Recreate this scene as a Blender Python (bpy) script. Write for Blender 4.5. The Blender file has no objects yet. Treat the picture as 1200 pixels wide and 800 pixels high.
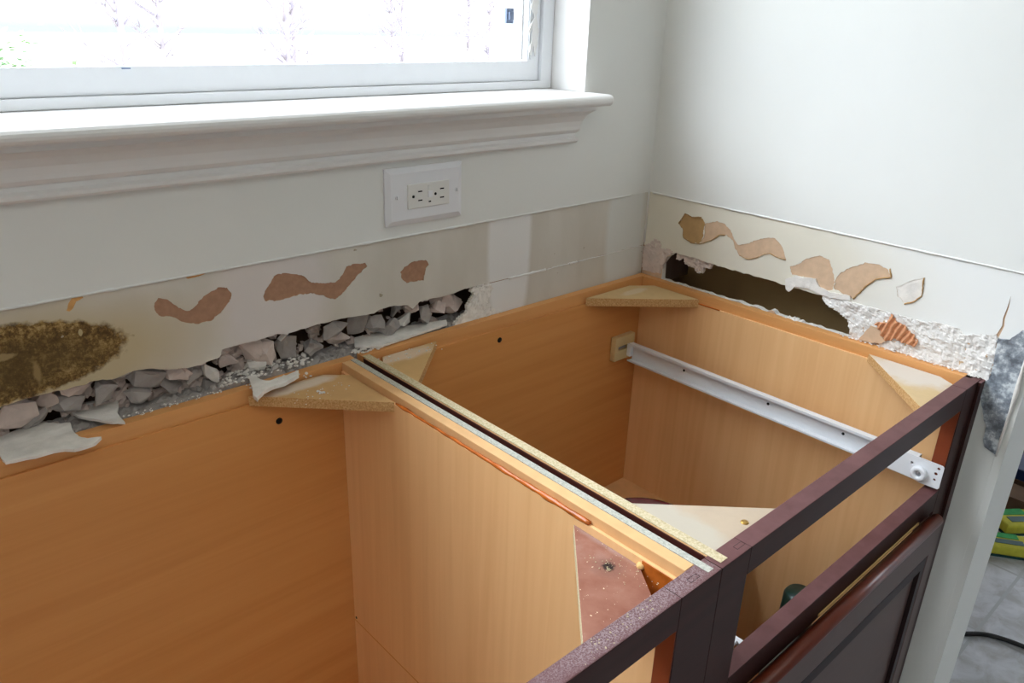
import bpy, bmesh, math, random
from mathutils import Vector, Matrix, noise
from mathutils.geometry import tessellate_polygon
random.seed(7)
C = bpy.context.scene
col = C.collection
PI = math.pi

# ------------------------------------------------------------------ camera
cam_data = bpy.data.cameras.new('camera')
cam = bpy.data.objects.new('camera', cam_data)
col.objects.link(cam)
cam_data.sensor_width = 36.0
cam_data.lens = 920.527 / 1200 * 36
cam_data.clip_start = 0.02
cam_data.clip_end = 200
RM = ((0.739478, 0.234762, -0.630919), (-0.672449, 0.301261, -0.676057), (0.031359, 0.924191, 0.380641))
M4 = Matrix.Identity(4)
for i in range(3):
    for j in range(3):
        M4[i][j] = RM[i][j]
M4.translation = Vector((-1.16777, -0.89416, 1.31931))
cam.matrix_world = M4
cam_data.dof.use_dof = False
C.camera = cam

# ------------------------------------------------------------------ world, lights, exposure
world = bpy.data.worlds.new('daylight')
C.world = world
world.use_nodes = True
wn = world.node_tree
bg = wn.nodes['Background']
# overcast sky: brighter towards the zenith, dim below the horizon
tc = wn.nodes.new('ShaderNodeTexCoord'); sx = wn.nodes.new('ShaderNodeSeparateXYZ'); rp_ = wn.nodes.new('ShaderNodeValToRGB')
wn.links.new(tc.outputs['Generated'], sx.inputs[0])
mr = wn.nodes.new('ShaderNodeMapRange'); mr.inputs[1].default_value = -1.0; mr.inputs[2].default_value = 1.0
wn.links.new(sx.outputs[2], mr.inputs[0]); wn.links.new(mr.outputs[0], rp_.inputs[0])
cr_ = rp_.color_ramp
while len(cr_.elements) < 5: cr_.elements.new(0.5)
for k_, (p_, v_) in enumerate([(0.0, 0.10), (0.49, 0.12), (0.51, 0.30), (0.75, 0.70), (1.0, 1.0)]):
    cr_.elements[k_].position = p_; cr_.elements[k_].color = (v_ * 0.80, v_ * 0.90, v_, 1)
wn.links.new(rp_.outputs[0], bg.inputs[0])
bg.inputs[1].default_value = 10.3
def lamp(name, kind, loc, rot, energy, colour, **kw):
    l = bpy.data.lights.new(name, kind)
    l.energy = energy
    l.color = colour
    for k, v in kw.items():
        setattr(l, k, v)
    o = bpy.data.objects.new(name, l)
    o.location = loc
    o.rotation_euler = rot
    col.objects.link(o)
    return o
# warm fill lamp added for ambient light, below an unseen ceiling panel
lamp('added_fill_light', 'AREA', (-1.5, -1.9, 2.40), (0, 0, 0), 1.0, (1.0, 0.93, 0.84), shape='RECTANGLE', size=1.2, size_y=0.9)
# portal that tells the renderer where the daylight enters (gives no light of its own)
pt = lamp('window_portal', 'AREA', (-1.35, 0.20, 1.73), (math.radians(-90), 0, 0), 1, (1, 1, 1), shape='RECTANGLE', size=2.4, size_y=1.1)
# bright hazy part of the sky, high on the left
sd = Vector((0.56, -0.50, -0.66)).normalized()
lamp('hazy_sun', 'SUN', (-4, 4, 6), sd.to_track_quat('-Z', 'Y').to_euler(), 2.5, (0.90, 0.96, 1.0), angle=math.radians(46))
try:
    pt.data.cycles.is_portal = True
except Exception:
    pass

C.view_settings.view_transform = 'Standard'
C.view_settings.look = 'None'
C.view_settings.gamma = 1.0
C.view_settings.exposure = 0.0
C.view_settings.use_curve_mapping = False
try:
    C.cycles.use_denoising = True
    C.cycles.max_bounces = 10
    C.cycles.diffuse_bounces = 6
    C.cycles.transparent_max_bounces = 12
except Exception:
    pass

# ------------------------------------------------------------------ material helpers
def s2l(c):
    return tuple(((v / 12.92) if v <= 0.04045 else ((v + 0.055) / 1.055) ** 2.4) for v in c)
def rgb(r, g, b):
    return (*s2l((r / 255, g / 255, b / 255)), 1)
class NT:
    def __init__(s, name, rough=0.6, spec=0.4, metal=0.0):
        s.m = bpy.data.materials.new(name)
        s.m.use_nodes = True
        s.t = s.m.node_tree
        s.b = s.t.nodes['Principled BSDF']
        s.b.inputs['Roughness'].default_value = rough
        s.b.inputs['Specular IOR Level'].default_value = spec
        s.b.inputs['Metallic'].default_value = metal
    def n(s, kind, **kw):
        x = s.t.nodes.new(kind)
        for k, v in kw.items():
            if k.startswith('i_'):
                x.inputs[k[2:].replace('_', ' ')].default_value = v
            else:
                setattr(x, k, v)
        return x
    def l(s, a, b):
        s.t.links.new(a, b)
    def coords(s, scale=(1, 1, 1), loc=(0, 0, 0)):
        g = s.n('ShaderNodeNewGeometry')
        mp = s.n('ShaderNodeMapping')
        mp.inputs['Scale'].default_value = scale
        mp.inputs['Location'].default_value = loc
        s.l(g.outputs['Position'], mp.inputs['Vector'])
        return mp.outputs[0]
    def noise(s, vec, scale=5, detail=4, rough=0.5, dist=0.0):
        x = s.n('ShaderNodeTexNoise')
        x.inputs['Scale'].default_value = scale
        x.inputs['Detail'].default_value = detail
        x.inputs['Roughness'].default_value = rough
        x.inputs['Distortion'].default_value = dist
        s.l(vec, x.inputs['Vector'])
        return x.outputs['Fac']
    def ramp(s, fac, stops):
        r = s.n('ShaderNodeValToRGB')
        e = r.color_ramp.elements
        while len(e) < len(stops):
            e.new(0.5)
        for k, (p, c) in enumerate(stops):
            e[k].position = p
            e[k].color = c if len(c) == 4 else (*c, 1)
        s.l(fac, r.inputs[0])
        return r.outputs['Color']
    def mix(s, fac, a, b, mode='MIX'):
        x = s.n('ShaderNodeMix', data_type='RGBA', blend_type=mode)
        for sock, v in ((x.inputs[0], fac), (x.inputs[6], a), (x.inputs[7], b)):
            if hasattr(v, 'is_output'):
                s.l(v, sock)
            else:
                sock.default_value = v
        return x.outputs[2]
    def math(s, op, a, b=0.0, c=0.0, clamp=False):
        x = s.n('ShaderNodeMath', operation=op, use_clamp=clamp)
        for sock, v in zip(x.inputs, (a, b, c)):
            if hasattr(v, 'is_output'):
                s.l(v, sock)
            else:
                sock.default_value = v
        return x.outputs[0]
    def blob(s, centre, radii, amp=0.35, nscale=30, soft=0.12, seed=0.0):
        """1 inside a ragged ellipsoid, 0 outside"""
        g = s.n('ShaderNodeNewGeometry')
        mp = s.n('ShaderNodeMapping', vector_type='TEXTURE')
        mp.inputs['Location'].default_value = centre
        mp.inputs['Scale'].default_value = radii
        s.l(g.outputs['Position'], mp.inputs['Vector'])
        ln = s.n('ShaderNodeVectorMath', operation='LENGTH')
        s.l(mp.outputs[0], ln.inputs[0])
        nz = s.noise(s.coords(loc=(seed, seed, 0)), nscale, 5, 0.6)
        d = s.math('ADD', ln.outputs['Value'], s.math('MULTIPLY', s.math('SUBTRACT', nz, 0.5), amp * 2))
        r = s.n('ShaderNodeMapRange')
        r.inputs[1].default_value = 1 + soft
        r.inputs[2].default_value = 1 - soft
        s.l(d, r.inputs[0])
        return r.outputs[0]
    def base(s, c):
        if hasattr(c, 'is_output'):
            s.l(c, s.b.inputs['Base Color'])
        else:
            s.b.inputs['Base Color'].default_value = c
    def bump(s, h, strength=0.3, dist=0.001):
        b = s.n('ShaderNodeBump')
        b.inputs['Strength'].default_value = strength
        b.inputs['Distance'].default_value = dist
        s.l(h, b.inputs['Height'])
        s.l(b.outputs[0], s.b.inputs['Normal'])
def plain(name, c, rough=0.6, spec=0.4, metal=0.0, nz=0.06, nscale=40, bump=0.0):
    m = NT(name, rough, spec, metal)
    v = m.coords()
    f = m.noise(v, nscale, 4)
    lo = tuple(x * (1 - nz) for x in c[:3]) + (1,)
    hi = tuple(min(1, x * (1 + nz)) for x in c[:3]) + (1,)
    m.base(m.ramp(f, [(0.3, lo), (0.7, hi)]))
    if bump:
        m.bump(m.noise(v, nscale * 2, 5), bump, 0.002)
    return m.m
def wood(name, c1, c2, grain, rough=0.45, c3=None):
    m = NT(name, rough, 0.35)
    sc = {'x': (2.2, 60, 60), 'z': (60, 60, 2.2), 'y': (60, 2.2, 60)}[grain]
    a = m.noise(m.coords(sc), 1.0, 4, 0.6, 0.6)
    b = m.noise(m.coords(tuple(k * 0.16 for k in sc)), 1.3, 3, 0.5, 1.0)
    f = m.math('ADD', m.math('MULTIPLY', a, 0.5), m.math('MULTIPLY', b, 0.5))
    m.base(m.ramp(f, [(0.30, c1), (0.52, c2), (0.72, c3 or c2)]))
    m.bump(a, 0.05, 0.0005)
    return m.m

# ------------------------------------------------------------------ mesh helpers
def tag(o, label=None, cat=None, group=None, kind=None):
    if label: o['label'] = label
    if cat: o['category'] = cat
    if group: o['group'] = group
    if kind: o['kind'] = kind
    return o
def empty(name, loc, label=None, cat=None, group=None):
    o = bpy.data.objects.new(name, None)
    o.location = loc
    o.empty_display_size = 0.05
    col.objects.link(o)
    return tag(o, label, cat, group)
def wloc(o):
    v = Vector((0, 0, 0))
    while o is not None:
        v += o.location
        o = o.parent
    return v
class MB:
    """collects geometry in world coordinates"""
    def __init__(s):
        s.v, s.f, s.mi, s.sm = [], [], [], []
    def add(s, verts, faces, mi=0, smooth=False):
        o = len(s.v)
        s.v += [tuple(v) for v in verts]
        for f in faces:
            s.f.append([o + i for i in f])
            s.mi.append(mi)
            s.sm.append(smooth)
        return s
    def box(s, a, b, mi=0):
        x0, x1 = sorted((a[0], b[0])); y0, y1 = sorted((a[1], b[1])); z0, z1 = sorted((a[2], b[2]))
        v = [(x0, y0, z0), (x1, y0, z0), (x1, y1, z0), (x0, y1, z0), (x0, y0, z1), (x1, y0, z1), (x1, y1, z1), (x0, y1, z1)]
        return s.add(v, [(0, 3, 2, 1), (4, 5, 6, 7), (0, 1, 5, 4), (1, 2, 6, 5), (2, 3, 7, 6), (3, 0, 4, 7)], mi)
    def prism(s, loops, axis, a, b, mi=0, side_mi=None):
        """2-D outline (+ holes) extruded between a and b along axis; (u,v) are the two other axes in order"""
        if side_mi is None: side_mi = mi
        if not isinstance(loops[0][0], (tuple, list)):
            loops = [loops]
        def P(u, v, w):
            return (w, u, v) if axis == 0 else (u, w, v) if axis == 1 else (u, v, w)
        flat = [p for l in loops for p in l]
        tris = tessellate_polygon([[Vector((p[0], p[1], 0)) for p in l] for l in loops])
        n = len(flat)
        V = [P(p[0], p[1], a) for p in flat] + [P(p[0], p[1], b) for p in flat]
        s.add(V, [tuple(t) for t in tris] + [tuple(n + i for i in t[::-1]) for t in tris], mi)
        o = 0
        for l in loops:
            k = len(l)
            W = [V[o + i] for i in range(k)] + [V[n + o + i] for i in range(k)]
            s.add(W, [(i, (i + 1) % k, k + (i + 1) % k, k + i) for i in range(k)], side_mi)
            o += k
        return s
    def tube(s, pts, r, seg=10, mi=0, cap=True):
        pts = [Vector(p) for p in pts]
        rs = r if isinstance(r, (list, tuple)) else [r] * len(pts)
        V, F = [], []
        up = None
        for i, p in enumerate(pts):
            d = (pts[min(i + 1, len(pts) - 1)] - pts[max(i - 1, 0)]).normalized()
            if up is None:
                up = Vector((0, 0, 1)) if abs(d.z) < 0.9 else Vector((1, 0, 0))
            x = d.cross(up).normalized(); y = x.cross(d).normalized(); up = y
            for k in range(seg):
                a = 2 * PI * k / seg
                V.append(p + x * math.cos(a) * rs[i] + y * math.sin(a) * rs[i])
        for i in range(len(pts) - 1):
            for k in range(seg):
                F.append((i * seg + k, i * seg + (k + 1) % seg, (i + 1) * seg + (k + 1) % seg, (i + 1) * seg + k))
        if cap:
            F.append(tuple(range(seg))[::-1]); F.append(tuple((len(pts) - 1) * seg + k for k in range(seg)))
        return s.add(V, F, mi, True)
    def lathe(s, centre, prof, seg=32, mi=0, axis=2):
        """prof: (r, h) list"""
        V, F = [], []
        for r, h in prof:
            for k in range(seg):
                a = 2 * PI * k / seg
                u, v = r * math.cos(a), r * math.sin(a)
                q = (u, v, h) if axis == 2 else (u, h, v) if axis == 1 else (h, u, v)
                V.append((centre[0] + q[0], centre[1] + q[1], centre[2] + q[2]))
        for i in range(len(prof) - 1):
            for k in range(seg):
                F.append((i * seg + k, i * seg + (k + 1) % seg, (i + 1) * seg + (k + 1) % seg, (i + 1) * seg + k))
        return s.add(V, F, mi, True)
    def build(s, name, mats, parent=None, origin=None, bevel=0.0, seg=2, label=None):
        org = wloc(parent) if parent is not None else Vector(origin) if origin else Vector((0, 0, 0))
        me = bpy.data.meshes.new(name)
        me.from_pydata([Vector(v) - org for v in s.v], [], s.f)
        if not isinstance(mats, (list, tuple)): mats = [mats]
        for m in mats: me.materials.append(m)
        for p, mi, sm in zip(me.polygons, s.mi, s.sm):
            p.material_index = mi; p.use_smooth = sm
        bm = bmesh.new(); bm.from_mesh(me)
        bmesh.ops.remove_doubles(bm, verts=bm.verts, dist=1e-6)
        bmesh.ops.recalc_face_normals(bm, faces=bm.faces)
        bm.to_mesh(me); bm.free()
        o = bpy.data.objects.new(name, me)
        col.objects.link(o)
        if parent is not None: o.parent = parent
        else: o.location = org
        if bevel:
            b = o.modifiers.new('bevel', 'BEVEL'); b.width = bevel; b.segments = seg; b.limit_method = 'ANGLE'; b.angle_limit = math.radians(40)
        if label: o['label'] = label
        return o
def rag(poly, step=0.004, amp=0.0012, seed=0, closed=True):
    """subdivide an outline and make it ragged"""
    out = []
    n = len(poly)
    for i in range(n if closed else n - 1):
        a = Vector(poly[i][:2]); b = Vector(poly[(i + 1) % n][:2])
        k = max(1, int((b - a).length / step))
        for j in range(k):
            p = a.lerp(b, j / k)
            q = Vector((p.x * 260, p.y * 260, seed * 3.1))
            q2 = q * 0.35
            d = Vector((noise.noise(q) + noise.noise(q2), noise.noise(q + Vector((40, 7, 9))) + noise.noise(q2 + Vector((4, 70, 9)))))
            out.append((p.x + d.x * amp, p.y + d.y * amp))
    if not closed: out.append(tuple(poly[-1][:2]))
    return out

# ------------------------------------------------------------------ materials
M = {}
m = NT('wall_paint', 0.55, 0.35)
v = m.coords()
m.base(m.ramp(m.noise(v, 3, 4), [(0.3, rgb(221, 221, 217)), (0.7, rgb(228, 228, 225))]))
m.bump(m.noise(v, 220, 3), 0.08, 0.0006)
M['paint'] = m.m

def old_band(name, back):
    m = NT(name, 0.65, 0.3)
    v = m.coords()
    c = m.ramp(m.noise(m.coords((5, 5, 2.0)), 3, 4, 0.5), [(0.3, rgb(198, 191, 180)), (0.7, rgb(210, 204, 195))])
    if back:
        # bare primer bands
        c = m.mix(m.blob((-0.745, 0, 0.985), (0.075, 1, 0.09), 0.10, 12, 0.22), c, rgb(212, 204, 200))
        c = m.mix(m.blob((-0.345, 0, 0.985), (0.045, 1, 0.2), 0.10, 12, 0.10, 2), c, rgb(226, 224, 222))
        c = m.mix(m.blob((-0.06, 0, 0.97), (0.05, 1, 0.2), 0.12, 12, 0.14, 3), c, rgb(214, 214, 210))
        # yellowed glue halo, then the dark adhesive stain
        c = m.mix(m.blob((-1.03, 0, 0.960), (0.17, 1, 0.062), 0.15, 14, 0.35, 1), c, rgb(190, 174, 142))
        tex = m.noise(v, 190, 6, 0.8)
        big = m.noise(v, 42, 4, 0.65)
        f_ = m.math('ADD', m.math('MULTIPLY', tex, 0.6), m.math('MULTIPLY', big, 0.4))
        st = m.ramp(f_, [(0.42, rgb(70, 48, 20)), (0.49, rgb(112, 84, 42)), (0.54, rgb(160, 130, 78)), (0.62, rgb(196, 170, 122))])
        core = m.ramp(f_, [(0.40, rgb(78, 58, 28)), (0.52, rgb(98, 76, 40)), (0.60, rgb(128, 104, 62))])
        st = m.mix(m.blob((-1.07, 0, 0.966), (0.115, 1, 0.030), 0.55, 34, 0.45, 5), st, core)
        c = m.mix(m.blob((-1.07, 0, 0.971), (0.140, 1, 0.043), 0.15, 90, 0.04, 4), c, st)
        c = m.mix(m.blob((-1.052, 0, 0.980), (0.014, 1, 0.004), 0.55, 160, 0.2, 7), c, rgb(150, 128, 88))
        c = m.mix(m.blob((-1.022, 0, 0.955), (0.0035, 1, 0.013), 0.75, 190, 0.3, 8), c, rgb(144, 120, 78))
        c = m.mix(m.blob((-0.974, 0, 0.989), (0.0022, 1, 0.004), 0.4, 160, 0.1, 9), c, rgb(182, 164, 124))
        dirt = m.math('GREATER_THAN', m.noise(m.coords(loc=(3, 3, 3)), 55, 3), 0.735)
        c = m.mix(dirt, c, rgb(160, 148, 128))
    else:
        c = m.mix(m.blob((0, -0.10, 0.98), (1, 0.36, 0.12), 0.08, 8, 0.25), rgb(230, 230, 228), rgb(221, 215, 200))  # creamier towards the corner: its warm shade painted into the strip
    m.base(c)
    m.bump(m.noise(v, 160, 4), 0.15, 0.0008)
    return m.m
M['band_back'] = old_band('old_paint_band_back', True)
M['band_right'] = old_band('old_paint_band_right', False)
M['kraft'] = plain('torn_brown_paper', rgb(166, 128, 104), 0.85, 0.1, nz=0.10, nscale=120, bump=0.2)
M['kraft_pink'] = plain('torn_pale_paper', rgb(206, 176, 148), 0.85, 0.1, nz=0.07, nscale=90, bump=0.2)
M['kraft_tan'] = plain('torn_tan_paper', rgb(176, 142, 98), 0.85, 0.1, nz=0.08, nscale=90, bump=0.2)
M['dark_kraft'] = plain('inner_brown_paper', rgb(176, 146, 102), 0.9, 0.1, nz=0.08, nscale=14)
M['gypsum'] = plain('gypsum', rgb(226, 221, 215), 0.9, 0.15, nz=0.10, nscale=60, bump=0.6)
m = NT('gypsum_spotted', 0.9, 0.15)
v = m.coords()
c = m.ramp(m.noise(v, 60, 5), [(0.3, rgb(214, 210, 206)), (0.7, rgb(232, 229, 226))])
c = m.mix(m.math('GREATER_THAN', m.noise(m.coords(loc=(5, 1, 2)), 75, 3, 0.6), 0.66), c, rgb(196, 170, 140))
m.base(c); m.bump(m.noise(v, 240, 5), 0.6, 0.0015)
M['gypsum_spot'] = m.m
M['gypsum_grey'] = plain('gypsum_grey_shaded', rgb(168, 162, 158), 0.85, 0.15, nz=0.14, nscale=45, bump=0.4)  # grey plaster, darkened further for the shade inside the slot
M['gypsum_pink'] = plain('gypsum_pinkish', rgb(208, 192, 184), 0.9, 0.15, nz=0.10, nscale=60, bump=0.5)
M['sheathing'] = plain('cavity_sheathing', rgb(112, 92, 80), 0.9, 0.1, nz=0.3, nscale=12)
M['orange_paper'] = plain('torn_orange_paper', rgb(208, 150, 112), 0.8, 0.15, nz=0.15, nscale=160)
M['orange_wood'] = plain('wood_splinter_orange', rgb(206, 156, 98), 0.8, 0.15, nz=0.18, nscale=140)
M['trim_white'] = plain('trim_gloss_white', rgb(226, 224, 222), 0.35, 0.5, nz=0.015, nscale=20)
M['vinyl'] = plain('window_vinyl', rgb(232, 234, 238), 0.3, 0.5, nz=0.01)
M['lock'] = plain('lock_grey', rgb(128, 142, 170), 0.4, 0.4)
M['plate'] = plain('outlet_white', rgb(226, 226, 230), 0.3, 0.5, nz=0.005)
M['ivory'] = plain('outlet_face', rgb(222, 220, 216), 0.35, 0.5, nz=0.005)
M['black'] = plain('black_slot', rgb(14, 12, 12), 0.6, 0.2)
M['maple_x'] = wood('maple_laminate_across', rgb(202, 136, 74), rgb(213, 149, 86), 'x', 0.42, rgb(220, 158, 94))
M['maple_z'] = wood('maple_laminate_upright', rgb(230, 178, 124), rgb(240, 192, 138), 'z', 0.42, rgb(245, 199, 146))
M['maple_y'] = wood('maple_rail_deep', rgb(206, 144, 84), rgb(218, 158, 98), 'y', 0.5)
M['maple_rail'] = wood('maple_rail_across', rgb(206, 144, 84), rgb(218, 158, 98), 'x', 0.5)
M['peach_edge'] = plain('peach_panel_edge', rgb(224, 176, 124), 0.55, 0.3, nz=0.06, nscale=50)
def chip(name, a, b, cc):
    m = NT(name, 0.85, 0.15)
    v = m.coords()
    m.base(m.ramp(m.noise(v, 420, 3, 0.8), [(0.35, a), (0.5, b), (0.65, cc)]))
    m.bump(m.noise(v, 500, 3), 0.4, 0.0006)
    return m.m
M['chip_cream'] = chip('particle_board_cream', rgb(176, 160, 124), rgb(200, 184, 150), rgb(214, 200, 170))
M['chip_grey'] = chip('particle_board_dusty', rgb(156, 156, 146), rgb(182, 180, 170), rgb(198, 194, 182))
M['chip_tan'] = chip('particle_board_tan', rgb(176, 130, 78), rgb(198, 154, 102), rgb(214, 176, 128))
M['glue'] = plain('dried_amber_glue', rgb(186, 98, 36), 0.25, 0.5, nz=0.3, nscale=60)
M['dark_gap'] = plain('gap_shade_brown', rgb(70, 30, 24), 0.5, 0.3, nz=0.15, nscale=30)
def block_top(name, base, dust, centre, rad, seed):
    m = NT(name, 0.75, 0.2)
    v = m.coords()
    c = m.ramp(m.noise(v, 60, 5, 0.6), [(0.3, tuple(x * 0.93 for x in base[:3]) + (1,)), (0.7, base)])
    c = m.mix(m.math('MULTIPLY', m.blob(centre, rad, 0.5, 45, 0.3, seed), 0.75), c, dust)
    m.base(c)
    m.bump(m.noise(v, 260, 4), 0.25, 0.0006)
    return m.m
M['blk_lb'] = block_top('corner_block_dusty_a', rgb(206, 164, 112), rgb(226, 214, 200), (-0.74, -0.035, 0.87), (0.05, 0.012, 0.1), 1)
M['blk_rbl'] = block_top('corner_block_dusty_b', rgb(212, 172, 118), rgb(226, 206, 184), (-0.575, -0.035, 0.87), (0.05, 0.015, 0.1), 2)
M['blk_rbr'] = block_top('corner_block_plain', rgb(214, 182, 134), rgb(220, 200, 170), (-0.08, -0.05, 0.87), (0.03, 0.01, 0.1), 3)
M['blk_rfr'] = block_top('corner_block_whitened', rgb(206, 178, 136), rgb(214, 206, 200), (-0.04, -0.53, 0.87), (0.045, 0.06, 0.1), 4)
M['blk_rfl'] = block_top('corner_block_cream', rgb(190, 170, 148), rgb(190, 182, 168), (-0.60, -0.54, 0.87), (0.02, 0.06, 0.1), 5)
m = NT('corner_block_mauve', 0.7, 0.25)
v = m.coords()
c = m.ramp(m.noise(v, 30, 5, 0.6), [(0.3, rgb(138, 86, 68)), (0.55, rgb(152, 102, 84)), (0.75, rgb(164, 122, 108))])
c = m.mix(m.math('MULTIPLY', m.blob((-0.668, -0.50, 0.855), (0.008, 0.05, 1), 0.5, 50, 0.4, 3), 0.5), c, rgb(180, 162, 158))
c = m.mix(m.math('MULTIPLY', m.blob((-0.695, -0.528, 0.855), (0.014, 0.014, 1), 0.7, 130, 0.4, 1), 0.8), c, rgb(134, 92, 78))
c = m.mix(m.blob((-0.695, -0.528, 0.855), (0.0055, 0.0055, 1), 0.6, 300, 0.3, 1), c, rgb(46, 32, 28))
c = m.mix(m.math('GREATER_THAN', m.noise(v, 300, 2), 0.72), c, rgb(226, 200, 170))
m.base(c)
m.bump(m.noise(v, 220, 4), 0.3, 0.0008)
M['blk_lf'] = m.m

def dark_wood(name, dusty):
    m = NT(name, 0.45, 0.22)
    v = m.coords((2.5, 70, 70))
    c = m.ramp(m.noise(v, 1.0, 4, 0.6), [(0.3, rgb(48, 25, 21)), (0.7, rgb(60, 33, 29))])
    # dusty upper faces, their sheen also painted into the colour
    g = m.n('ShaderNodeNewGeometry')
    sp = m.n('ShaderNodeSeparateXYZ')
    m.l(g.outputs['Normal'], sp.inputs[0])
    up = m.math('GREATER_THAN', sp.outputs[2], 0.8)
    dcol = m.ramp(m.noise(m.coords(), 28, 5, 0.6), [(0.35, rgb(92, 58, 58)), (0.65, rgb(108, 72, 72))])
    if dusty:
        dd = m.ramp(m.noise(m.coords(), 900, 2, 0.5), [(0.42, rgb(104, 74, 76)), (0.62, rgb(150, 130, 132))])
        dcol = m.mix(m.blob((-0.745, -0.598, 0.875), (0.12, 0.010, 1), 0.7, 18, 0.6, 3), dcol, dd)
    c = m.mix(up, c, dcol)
    m.base(c)
    m.bump(m.noise(v, 1.0, 4), 0.06, 0.0004)
    return m.m
M['espresso'] = dark_wood('espresso_frame', False)
M['espresso_dusty'] = dark_wood('espresso_frame_dusty', True)
M['red_wood'] = wood('red_brown_stain', rgb(112, 52, 30), rgb(134, 64, 38), 'z', 0.35)
M['door_edge'] = wood('red_brown_door_edge', rgb(84, 34, 20), rgb(104, 44, 26), 'x', 0.3)
M['door_face'] = wood('espresso_door_face', rgb(80, 60, 57), rgb(88, 68, 64), 'x', 0.45)
M['shade_joint'] = plain('espresso_shade_joint', rgb(34, 16, 16), 0.5, 0.3)  # for joint lines and the shade painted round the door panel
M['bare_wood'] = plain('bare_wood_sliver', rgb(222, 180, 120), 0.7, 0.2)
M['slide_white'] = plain('slide_white_enamel', rgb(226, 228, 232), 0.3, 0.5, nz=0.01)
M['bracket'] = plain('cream_plastic', rgb(214, 190, 140), 0.45, 0.4, nz=0.02)
M['steel'] = plain('steel', rgb(170, 172, 175), 0.3, 0.5, metal=0.9)
M['brass'] = plain('brass', rgb(190, 150, 80), 0.35, 0.5, metal=0.8)
m = NT('galvanised_metal', 0.5, 0.5, 0.35)
v = m.coords()
c = m.ramp(m.noise(v, 55, 6, 0.7), [(0.36, rgb(106, 112, 120)), (0.50, rgb(158, 166, 176)), (0.60, rgb(222, 228, 232))])
m.base(c); m.bump(m.noise(v, 90, 5), 0.4, 0.001)
M['galv'] = m.m
m = NT('floor_tile', 0.35, 0.5)
g = m.n('ShaderNodeNewGeometry')
mp = m.n('ShaderNodeMapping'); m.l(g.outputs['Position'], mp.inputs['Vector'])
mp.inputs['Rotation'].default_value = (0, 0, math.radians(0)); mp.inputs['Location'].default_value = (0.235, 0.275, 0)
br = m.n('ShaderNodeTexBrick', offset=0.0, squash=1.0)
m.l(mp.outputs[0], br.inputs['Vector'])
br.inputs['Scale'].default_value = 1.0
br.inputs['Brick Width'].default_value = 0.305; br.inputs['Row Height'].default_value = 0.305
br.inputs['Mortar Size'].default_value = 0.004; br.inputs['Mortar Smooth'].default_value = 0.1
br.inputs['Mortar'].default_value = rgb(160, 164, 168)
st = m.ramp(m.noise(m.coords(), 16, 6, 0.65, 0.6), [(0.35, rgb(158, 158, 160)), (0.5, rgb(178, 182, 188)), (0.65, rgb(194, 198, 204))])
m.l(st, br.inputs['Color1']); m.l(st, br.inputs['Color2'])
m.base(br.outputs['Color'])
M['tile'] = m.m
M['cardboard'] = plain('brown_cardboard', rgb(96, 76, 60), 0.85, 0.1, nz=0.2, nscale=12)
M['blue'] = plain('blue_plastic', rgb(34, 52, 92), 0.4, 0.4)
M['yellow'] = plain('sponge_yellow', rgb(188, 186, 70), 0.8, 0.15, nz=0.1, nscale=60)
M['green'] = plain('sponge_green', rgb(60, 150, 86), 0.8, 0.15, nz=0.15, nscale=60)
M['teal'] = plain('label_dark_teal', rgb(24, 70, 74), 0.5, 0.3)
M['cord'] = plain('black_rubber', rgb(18, 18, 22), 0.5, 0.4)
M['bowl_red'] = plain('dark_red_enamel', rgb(122, 20, 26), 0.2, 0.6)
M['cap_green'] = plain('dark_green_plastic', rgb(22, 52, 46), 0.3, 0.5)
M['bottle'] = plain('translucent_bottle', rgb(120, 124, 116), 0.25, 0.5)
M['ceiling'] = plain('ceiling_white', rgb(236, 236, 232), 0.8, 0.2, nz=0.01)
M['ground'] = plain('pale_ground', rgb(214, 208, 192), 0.9, 0.1, nz=0.12, nscale=1.2)
M['bark'] = plain('grey_bark', rgb(150, 142, 152), 0.9, 0.1, nz=0.15, nscale=6)
M['leaf'] = plain('pale_green_leaves', rgb(120, 150, 108), 0.8, 0.1, nz=0.15, nscale=10)
g = bpy.data.materials.new('window_glass'); g.use_nodes = True
nt = g.node_tree; nt.nodes.clear()
o_ = nt.nodes.new('ShaderNodeOutputMaterial'); mx = nt.nodes.new('ShaderNodeMixShader'); tr = nt.nodes.new('ShaderNodeBsdfTransparent'); gl = nt.nodes.new('ShaderNodeBsdfGlossy')
gl.inputs['Roughness'].default_value = 0.02; mx.inputs[0].default_value = 0.05
nt.links.new(tr.outputs[0], mx.inputs[1]); nt.links.new(gl.outputs[0], mx.inputs[2]); nt.links.new(mx.outputs[0], o_.inputs[0])
M['glass'] = g
m = NT('fill_panel_glow', 0.5)
m.b.inputs['Emission Color'].default_value = (1, 0.95, 0.88, 1); m.b.inputs['Emission Strength'].default_value = 2.0  # glow of the added, unseen ceiling panel
m.base(rgb(240, 240, 236))
M['fill_panel'] = m.m

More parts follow.
